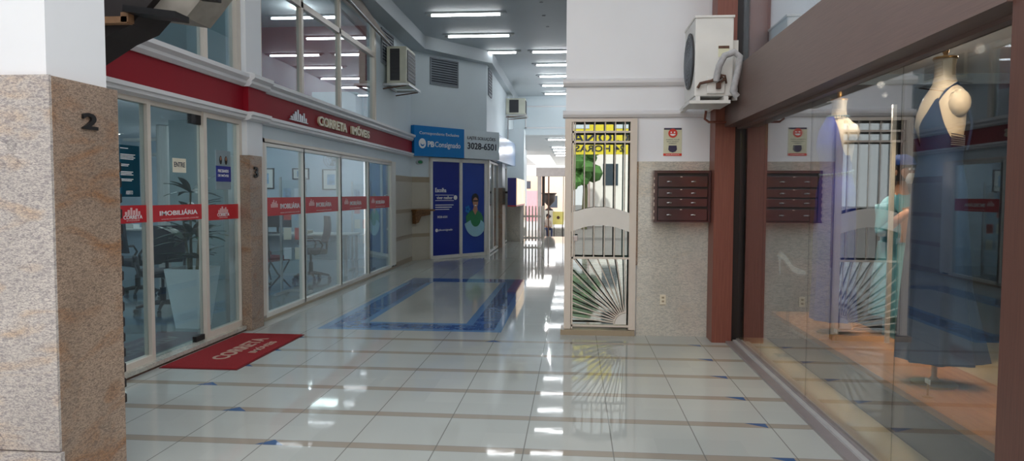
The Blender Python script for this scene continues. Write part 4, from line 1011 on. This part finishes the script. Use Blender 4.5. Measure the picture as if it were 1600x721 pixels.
# ------------------------------------------------------------------ stair overhead (top left)
sr = thing('staircase', 'underside of a dark overhead staircase beside the near white pillar', 'stairs', (-3.2, 4.6, 3.0))
MB().prism([(-3.45, 2.2), (-2.96, 2.49), (-2.80, 2.555), (-2.65, 2.71), (-2.5, 2.9), (-2.5, 3.7), (-3.45, 3.7)], (0, 4.3, 0), XU, UZ, (0, .3, 0)).build('dark_side', 'stair_dark', sr)
MB().box(-3.45, -2.79, 4.24, 4.30, 2.555, 2.595).box(-2.83, -2.78, 4.24, 4.30, 2.56, 2.62).build('wood_batten', 'stair_wood', sr)
MB().prism([(-2.80, 2.66), (-2.47, 2.61), (-2.39, 2.70), (-2.2, 2.93), (-2.2, 3.2), (-2.6, 3.2), (-2.64, 2.72)], (0, 4.36, 0), XU, UZ, (0, .3, 0)).build('stone_soffit', 'stair_stone', sr)
MB().prism([(-2.79, 2.615), (-2.45, 2.572), (-2.45, 2.61), (-2.79, 2.655)], (0, 4.2, 0), XU, UZ, (0, .16, 0)).build('black_tread', 'black_metal', sr)
MB().prism([(-2.36, 2.71), (-2.235, 2.695), (-2.235, 2.74), (-2.36, 2.76)], (0, 4.2, 0), XU, UZ, (0, .16, 0)).build('black_tread', 'black_metal', sr)

# ------------------------------------------------------------------ office interior
sbx('wall_office_far', 'office_wall', -12, -3.75, 15.2, 15.4, 0, 2.75)
sbx('wall_office_back', 'office_wall', -12.2, -12, 2, 15.4, 0, 2.75)
sbx('wall_office_near', 'office_wall', -12, -3.75, 1.9, 2.0, 0, 2.75)
sbx('ceiling_office', 'paint_white', -12, -3.75, 2, 15.4, 2.70, 2.78)
sbx('wall_office_partition', 'office_grey', -6.75, -5.50, 11.3, 11.45, .05, 2.7)
sbx('wall_office_pier', 'office_grey', -5.65, -5.50, 11.3, 11.85, .05, 2.7)
def planter_plant():
    r = thing('planter', 'tall tapered white planter standing inside the glass entrance', 'planter', (-4.09, 7.25, .05))
    g = MB(); s0, s1 = .13, .205
    for a, b, za, zb in ((s0, s1, .05, .69),):
        vs0 = [(-4.09+i*a, 7.25+j*a, za) for i, j in ((-1, -1), (1, -1), (1, 1), (-1, 1))]; vs1 = [(-4.09+i*b, 7.25+j*b, zb) for i, j in ((-1, -1), (1, -1), (1, 1), (-1, 1))]
        for k in range(4): g.face([vs0[k], vs0[(k+1) % 4], vs1[(k+1) % 4], vs1[k]])
        g.face(vs0[::-1]); c = .02; vi = [(-4.09+i*(b-c), 7.25+j*(b-c), zb) for i, j in ((-1, -1), (1, -1), (1, 1), (-1, 1))]
        for k in range(4): g.face([vs1[k], vs1[(k+1) % 4], vi[(k+1) % 4], vi[k]])
        vd = [(x, y, zb-.05) for x, y, z in vi]
        for k in range(4): g.face([vi[k], vi[(k+1) % 4], vd[(k+1) % 4], vd[k]])
    g.build('pot', 'planter_white', r); MB().box(-4.26, -3.92, 7.08, 7.42, .60, .645).build('soil', 'soil', r)
    p_ = thing('potted_plant', 'green long leaved plant growing from the tall white planter', 'plant', (-4.09, 7.25, .64))
    stems = [((-4.11, 7.25), 1.50, (.0, .02)), ((-4.03, 7.22), 1.02, (.06, -.05)), ((-4.15, 7.3), 1.18, (-.08, .03))]
    for (x, y), zt, (dx, dy) in stems: MB().tube([(x, y, .60), (x+dx*.5, y+dy*.5, (zt+.6)/2), (x+dx, y+dy, zt)], [.018, .014, .010]).build('stem', 'stem', p_)
    g = MB()
    for (x, y), zt, (dx, dy) in stems:
        for lev in range(3 if zt > 1.3 else 2):
            zc = zt-lev*.22
            for k in range(11):
                a = random.uniform(0, 2*PI); L = random.uniform(.26, .44); el = random.uniform(.1, .9); pts = []
                for j in range(7):
                    t_ = j/6; rr = L*t_*math.cos(el*(1-.3*t_)); pts.append(Vector((x+dx*.8+rr*math.cos(a), y+dy*.8+rr*math.sin(a), zc+L*t_*math.sin(el)-.30*L*t_*t_)))
                sd = Vector((-math.sin(a), math.cos(a), 0)); prev = None
                for j, q in enumerate(pts):
                    w_ = .036*math.sin(PI*min(1, (j+.5)/6.6))+.002; cur = (g.v(q-sd*w_), g.v(q+Vector((0, 0, -.006))), g.v(q+sd*w_))
                    if prev: g.b.faces.new((prev[0], prev[1], cur[1], cur[0])); g.b.faces.new((prev[1], prev[2], cur[2], cur[1]))
                    prev = cur
    g.build('leaves', 'leaf', p_)
planter_plant()
def office_chair(label):
    r = thing('office_chair', label, 'chair', group='black office chairs behind the shopfront glass')
    for k in range(5):
        a = 2*PI*k/5+.3; e = (.30*math.cos(a), .30*math.sin(a))
        l = MB().tube([(0, 0, .12), (e[0]*.5, e[1]*.5, .11), (e[0], e[1], .075)], [.03, .022, .018], 8).build('leg', 'black_plastic', r)
        MB().tube([(e[0]-.02*math.sin(a), e[1]+.02*math.cos(a), .03), (e[0]+.02*math.sin(a), e[1]-.02*math.cos(a), .03)], .03, 12).build('caster', 'black_plastic', l)
    MB().tube([(0, 0, .10), (0, 0, .30)], .035).tube([(0, 0, .30), (0, 0, .44)], .018).build('gas_column', 'black_metal', r)
    MB().box(-.23, .23, -.24, .24, .44, .52, .03).build('seat', 'black_fabric', r, True)
    g = MB(); nr = []
    for j in range(9):
        z = .62+j*.055; x = -.24-.03*math.sin(j/8*PI)-.05*(j/8); w_ = .21*(.75+.25*math.sin(PI*(j+1)/10)); nr.append([g.v((x-.02*(1-abs(i)), i*w_, z)) for i in (-1, -.5, 0, .5, 1)]+[g.v((x+.04-.02*(1-abs(i)), i*w_, z)) for i in (1, .5, 0, -.5, -1)])
    for A_, B_ in zip(nr, nr[1:]):
        for k in range(10): g.b.faces.new((A_[k], A_[(k+1) % 10], B_[(k+1) % 10], B_[k]))
    g.b.faces.new(nr[0]); g.b.faces.new(nr[-1]); g.build('backrest', 'black_fabric', r, True)
    MB().tube([(-.05, 0, .42), (-.26, 0, .46), (-.27, 0, .75)], .018).build('back_support', 'black_metal', r)
    for s in (-1, 1): MB().tube([(-.1, s*.25, .46), (-.14, s*.29, .60), (-.08, s*.29, .68), (.12, s*.29, .68), (.16, s*.28, .60), (.05, s*.25, .46)], .016, 8).build('armrest', 'black_plastic', r)
    return r
ch = office_chair('black swivel office chair just behind the white tapered planter')
ch.location = (-4.95, 8.1, .05); ch.rotation_euler = (0, 0, 2.3)
dup(ch, (-6.05, 9.3, .05), 1.1, 'black swivel office chair at the far left inside the entrance glass')
dup(ch, (-4.35, 11.35, .05), -2.6, 'black swivel office chair seen through the second window past pillar 3')
def visitor(label):
    r = thing('visitor_chair', label, 'chair', group='red seated chairs behind the shopfront glass')
    MB().box(-.22, .22, -.22, .22, .43, .50, .03).build('seat', 'red_fabric', r, True)
    MB().box(-.25, -.21, -.21, .21, .62, .95, .02).build('backrest', 'black_fabric', r, True)
    for s in (-1, 1):
        MB().tube([(.22, s*.2, .02), (-.05, s*.21, .25), (-.2, s*.21, .45), (-.25, s*.2, .9)], .012, 8).build('leg', 'black_metal', r)
        MB().tube([(-.25, s*.2, .02), (.05, s*.21, .25), (.2, s*.21, .44)], .012, 8).build('leg', 'black_metal', r)
    return r
vc = visitor('red seated visitor chair close to pillar 3 behind the first window pane'); vc.location = (-4.55, 10.2, .05); vc.rotation_euler = (0, 0, 1.2)
dup(vc, (-5.1, 10.9, .05), 1.8, 'red seated visitor chair behind the other one, nearer the desk')
def desk(label, x0, x1, y0, y1, z):
    r = thing('desk', label, 'desk', ((x0+x1)/2, (y0+y1)/2, .05)); MB().box(x0, x1, y0, y1, z-.03, z, .004).build('tabletop', 'white_plastic', r)
    MB().box(x0+.05, x1-.05, y0+.25, y0+.27, .3, z-.03).build('modesty_panel', 'office_wall', r)
    for x in (x0+.03, x1-.07):
        for y in (y0+.03, y1-.07): MB().box(x, x+.04, y, y+.04, .05, z-.03).build('leg', 'aluminium', r)
    return r
desk('long white office desk seen through the windows past pillar 3', -6.6, -3.9, 11.9, 12.6, .78)
desk('white office desk behind the chairs at the far left of the entrance', -9.6, -7.9, 13.0, 13.7, .78)
def monitor(label, x, y, z, rz):
    r = thing('computer_monitor', label, 'monitor'); MB().box(-.015, .015, -.24, .24, .10, .40, .004).build('screen', 'black_plastic', r)
    MB().box(-.06, .06, -.09, .09, 0, .012).box(-.012, .012, -.02, .02, .012, .12).build('stand', 'black_plastic', r); r.location = (x, y, z); r.rotation_euler = (0, 0, rz); return r
monitor('black computer monitor at the left end of the long white desk', -6.0, 12.3, .78, 1.4)
monitor('black computer monitor at the middle of the long white desk', -5.3, 12.25, .78, 1.8)
tag(bx('keyboard', 'black_plastic', -5.6, -5.2, 11.95, 12.1, .78, .80), 'thin black keyboard near the edge of the long white desk', 'keyboard')
tag(bx('paper_stack', 'paper', -4.9, -4.65, 12.0, 12.25, .78, .83), 'low stack of papers on the long white desk', 'papers')
tag(bx('telephone', 'white_plastic', -8.9, -8.65, 13.2, 13.4, .78, .86), 'white telephone on the desk at the far left', 'telephone')
def picture(label, x0, x1, z0, z1, fm='black_plastic', y=15.2):
    r = thing('picture_frame', label, 'picture', ((x0+x1)/2, y-.02, z0))
    g = MB().box(x0, x0+.025, y-.03, y, z0, z1).box(x1-.025, x1, y-.03, y, z0, z1).box(x0, x1, y-.03, y, z0, z0+.025).box(x0, x1, y-.03, y, z1-.025, z1); g.build('frame', fm, r)
    MB().box(x0+.02, x1-.02, y-.01, y, z0+.02, z1-.02).build('mount', 'white_plastic', r); w_ = (x1-x0); h_ = z1-z0
    MB().box(x0+w_*.28, x1-w_*.28, y-.014, y-.01, z0+h_*.25, z1-h_*.25).build('print', 'picture_art', r)
picture('black framed picture on the office wall nearest pillar 3', -7.08, -6.64, 1.58, 2.04)
picture('small black framed certificate between the two larger office pictures', -6.22, -5.84, 1.79, 2.04)
picture('dark framed picture below the round fan on the office wall', -5.54, -5.15, 1.56, 2.02)
r = thing('wall_fan', 'round grey wall fan above the right hand office picture', 'fan', (-5.23, 15.0, 2.1))
g = MB()
for rr in (.08, .14, .19): g.tube([(-5.23+rr*math.cos(a), 14.95, 2.22+rr*math.sin(a)) for a in [2*PI*i/20 for i in range(20)]], .006, 6, closed=True)
for q in range(8): g.tube([(-5.23, 14.94, 2.22), (-5.23+.19*math.cos(q*PI/4), 14.95, 2.22+.19*math.sin(q*PI/4))], .004, 5)
g.build('cage', 'louvre_grey', r); g = MB()
for q in range(3):
    a = q*2*PI/3; g.prism([(0, 0), (.16*math.cos(a), .16*math.sin(a)), (.14*math.cos(a+.7), .14*math.sin(a+.7))], (-5.23, 14.98, 2.22), XU, UZ, (0, .01, 0))
g.build('blades', 'ac_dark', r); MB().box(-5.26, -5.20, 15.0, 15.2, 2.19, 2.25).build('wall_mount', 'ac_dark', r)
def stand(label, x, y, w_=.36, h_=1.72):
    r = thing('brochure_stand', label, 'display stand', (x, y, .05), 'acrylic brochure stands behind the window row')
    for s in (-1, 1):
        MB().box(x+s*w_/2-.015, x+s*w_/2+.015, y-.015, y+.015, .05, h_).build('post', 'aluminium', r)
        MB().box(x+s*w_/2-.02, x+s*w_/2+.02, y-.22, y+.22, .05, .08).build('foot', 'aluminium', r)
    MB().box(x-w_/2, x+w_/2, y-.004, y+.004, .35, h_-.05).build('acrylic_panel', 'glass_clear', r)
    MB().box(x-w_/2, x+w_/2, y-.012, y+.012, .08, .11).build('crossbar', 'aluminium', r)
    for k in range(4):
        for s in (-.5, .5): MB().box(x+s*w_*.45-.055, x+s*w_*.45+.055, y-.012, y-.006, .55+k*.28, .72+k*.28).build('leaflet', ('poster_pale', 'paper', 'sticker_red', 'picture_art')[(k+int(s+1)) % 4], r)
stand('clear brochure stand with leaflets behind the first two window panes', -3.99, 9.75)
stand('clear brochure stand with leaflets behind the last window pane', -3.99, 13.0)
# wall shelving and papers at entrance left
r = thing('spiral_staircase', 'white spiral stair with flat treads inside the entrance glass', 'stairs', (-7.4, 12.2, .05))
MB().tube([(-7.4, 12.2, .05), (-7.4, 12.2, 2.69)], .11, 16).build('column', 'white_plastic', r)
for k in range(9):
    a = -1.2+k*.5; zz = .35+k*.26; MB().prism([(.08*math.cos(a-.2), .08*math.sin(a-.2)), (.85*math.cos(a-.16), .85*math.sin(a-.16)), (.85*math.cos(a+.2), .85*math.sin(a+.2)), (.08*math.cos(a+.2), .08*math.sin(a+.2))], (-7.4, 12.2, zz), XU, UY, (0, 0, .05)).build('tread', 'white_plastic', r)
tag(bx('wall_hanging', 'red_wall', -9.12, -8.85, 15.12, 15.2, 2.1, 2.62), 'red panel hanging on the far office wall', 'panel')
for k, x in enumerate((-4.9, -7.0, -9.5)):
    for y in (5.5, 9.5, 13.5):
        r = thing('office_light', 'square lit ceiling panel in the ground floor office', 'ceiling light', (x, y, 2.67), 'lit panels in the office ceiling')
        MB().box(x-.3, x+.3, y-.3, y+.3, 2.68, 2.70).build('frame', 'white_plastic', r); MB().box(x-.25, x+.25, y-.25, y+.25, 2.672, 2.68).build('diffuser', 'spot_emit', r)
# upper floor room
sbx('floor_upper_room', 'office_wall', -9, -3.75, 4, 15.2, 2.78, 2.80)
sbx('wall_upper_blind', 'blind_teal', -4.3, -4.25, 4.0, 7.5, 2.8, 4.6)
sbx('wall_upper_side', 'blind_teal', -9, -3.75, 7.5, 7.6, 2.8, 4.6)
sbx('wall_upper_end', 'red_wall', -9, -3.75, 13.0, 13.1, 2.8, 4.6)
sbx('wall_upper_back', 'dark_room', -7.6, -7.5, 7.6, 13, 2.8, 4.6)
sbx('ceiling_upper_room', 'paint_white', -9, -3.75, 4, 15.2, 4.6, 4.66)
tag(bx('white_cabinet', 'white_plastic', -4.7, -3.9, 12.4, 12.9, 2.8, 3.3), 'white cabinet against the red wall in the upper room', 'cabinet')
for x, y in ((-5.0, 9.6), (-4.6, 11.6)):
    tag(MB().lathe([(.10, 4.56), (.12, 4.60)], (x, y, 0), 20).build('ceiling_lamp', 'spot_emit'), 'bright round ceiling lamp in the upper red room', 'lamp', 'round lamps of the upper room')

# ------------------------------------------------------------------ light
def area(name, loc, rot, sx, sy, power, col=(1, 1, 1)):
    l = bpy.data.lights.new(name, 'AREA'); l.shape = 'RECTANGLE'; l.size = sx; l.size_y = sy; l.energy = power; l.color = col
    o = bpy.data.objects.new(name, l); C.objects.link(o); o.location = loc; o.rotation_euler = rot; return o
W = bpy.data.worlds.new('World'); bpy.context.scene.world = W; W.use_nodes = True
bg = W.node_tree.nodes['Background']; bg.inputs[0].default_value = (.97, .98, 1, 1); bg.inputs[1].default_value = 2.0
sun = bpy.data.lights.new('sun', 'SUN'); sun.energy = 5.0; sun.angle = .03; sun.color = (1, .96, .9)
so = bpy.data.objects.new('sun', sun); C.objects.link(so); so.rotation_euler = (math.radians(-48), 0, math.radians(12))
def point(name, loc, e, col, r=.05):
    l = bpy.data.lights.new(name, 'POINT'); l.energy = e; l.color = col; l.shadow_soft_size = r
    o = bpy.data.objects.new(name, l); C.objects.link(o); o.location = loc
def spot(name, loc, tgt, e, col, ang=70):
    l = bpy.data.lights.new(name, 'SPOT'); l.energy = e; l.color = col; l.spot_size = math.radians(ang); l.spot_blend = .6; l.shadow_soft_size = .04
    o = bpy.data.objects.new(name, l); C.objects.link(o); o.location = loc; o.rotation_euler = (Vector(tgt)-Vector(loc)).to_track_quat('-Z', 'Y').to_euler()
for x in (-5.2, -7.4):
    for y in (5.5, 8.6, 13.5): point('office_point', (x, y, 2.45), 17, (.88, .96, 1), .03)
for x, y in ((-5.0, 9.6), (-4.6, 11.6)): point('upper_point', (x, y, 4.40), 13, (1, .97, .95), .03)
point('upper_point', (-3.95, 6.2, 4.3), 6, (.9, 1, 1), .03); point('upper_point', (-3.95, 4.6, 4.3), 6, (.9, 1, 1), .03)
for y in (3.4, 4.9, 6.4): point('shop_fill', (2.6, y, 2.45), 6, (1, .84, .66), .03)  # unseen fill lights added to brighten the shop interior
point('corridor_fill', (-.7, 20.3, 3.2), 34, (1, 1, 1), .02); point('corridor_fill', (-.9, 23.2, 2.9), 30, (1, 1, 1), .02)  # fill lights added in mid-air for the far walls, no fixtures there
point('shop_fill', (2.45, 5.95, 2.3), 9, (1, .86, .7), .02)  # fill light added in front of the masked person
spot('shop_spot', (1.85, 5.85, 2.66), (2.25, 6.3, 1.5), 70, (1, .8, .6), 50); spot('shop_spot', (1.85, 4.2, 2.66), (2.25, 4.65, 1.5), 42, (1, .8, .6), 60)  # two spots added to brighten the mannequins, without fixtures
spot('shop_spot', (2.2, 5.3, 2.62), (2.4, 5.9, .3), 110, (1, .72, .45)); spot('shop_spot', (2.2, 3.3, 2.62), (2.25, 4.4, 1.2), 110, (1, .74, .48)); spot('shop_spot', (2.4, 6.9, 2.62), (2.3, 6.4, 1.2), 130, (1, .76, .5))

# ------------------------------------------------------------------ camera
F = 1105.0
yaw, pit, roll = math.radians(-5.04941), math.radians(-2.999015), .004
f = Vector((math.sin(yaw)*math.cos(pit), math.cos(yaw)*math.cos(pit), math.sin(pit)))
r0 = Vector((math.cos(yaw), -math.sin(yaw), 0)); u0 = r0.cross(f); c, s = math.cos(roll), math.sin(roll)
rr = r0*c+u0*s; uu = u0*c-r0*s
cam = bpy.data.cameras.new('camera'); cam.sensor_width = 36; cam.lens = F*36/1600; cam.clip_start = .05; cam.clip_end = 300
co = bpy.data.objects.new('camera', cam); C.objects.link(co)
Mx = Matrix((rr, uu, -f)).transposed().to_4x4(); Mx.translation = (0, 0, 1.5); co.matrix_world = Mx
sc = bpy.context.scene; sc.camera = co
sc.view_settings.view_transform = 'Standard'; sc.view_settings.look = 'None'; sc.view_settings.exposure = 0
sc.cycles.use_denoising = True; sc.cycles.max_bounces = 10; sc.cycles.transparent_max_bounces = 16; sc.cycles.glossy_bounces = 5; sc.cycles.caustics_reflective = False
sc.cycles.sample_clamp_indirect = 6
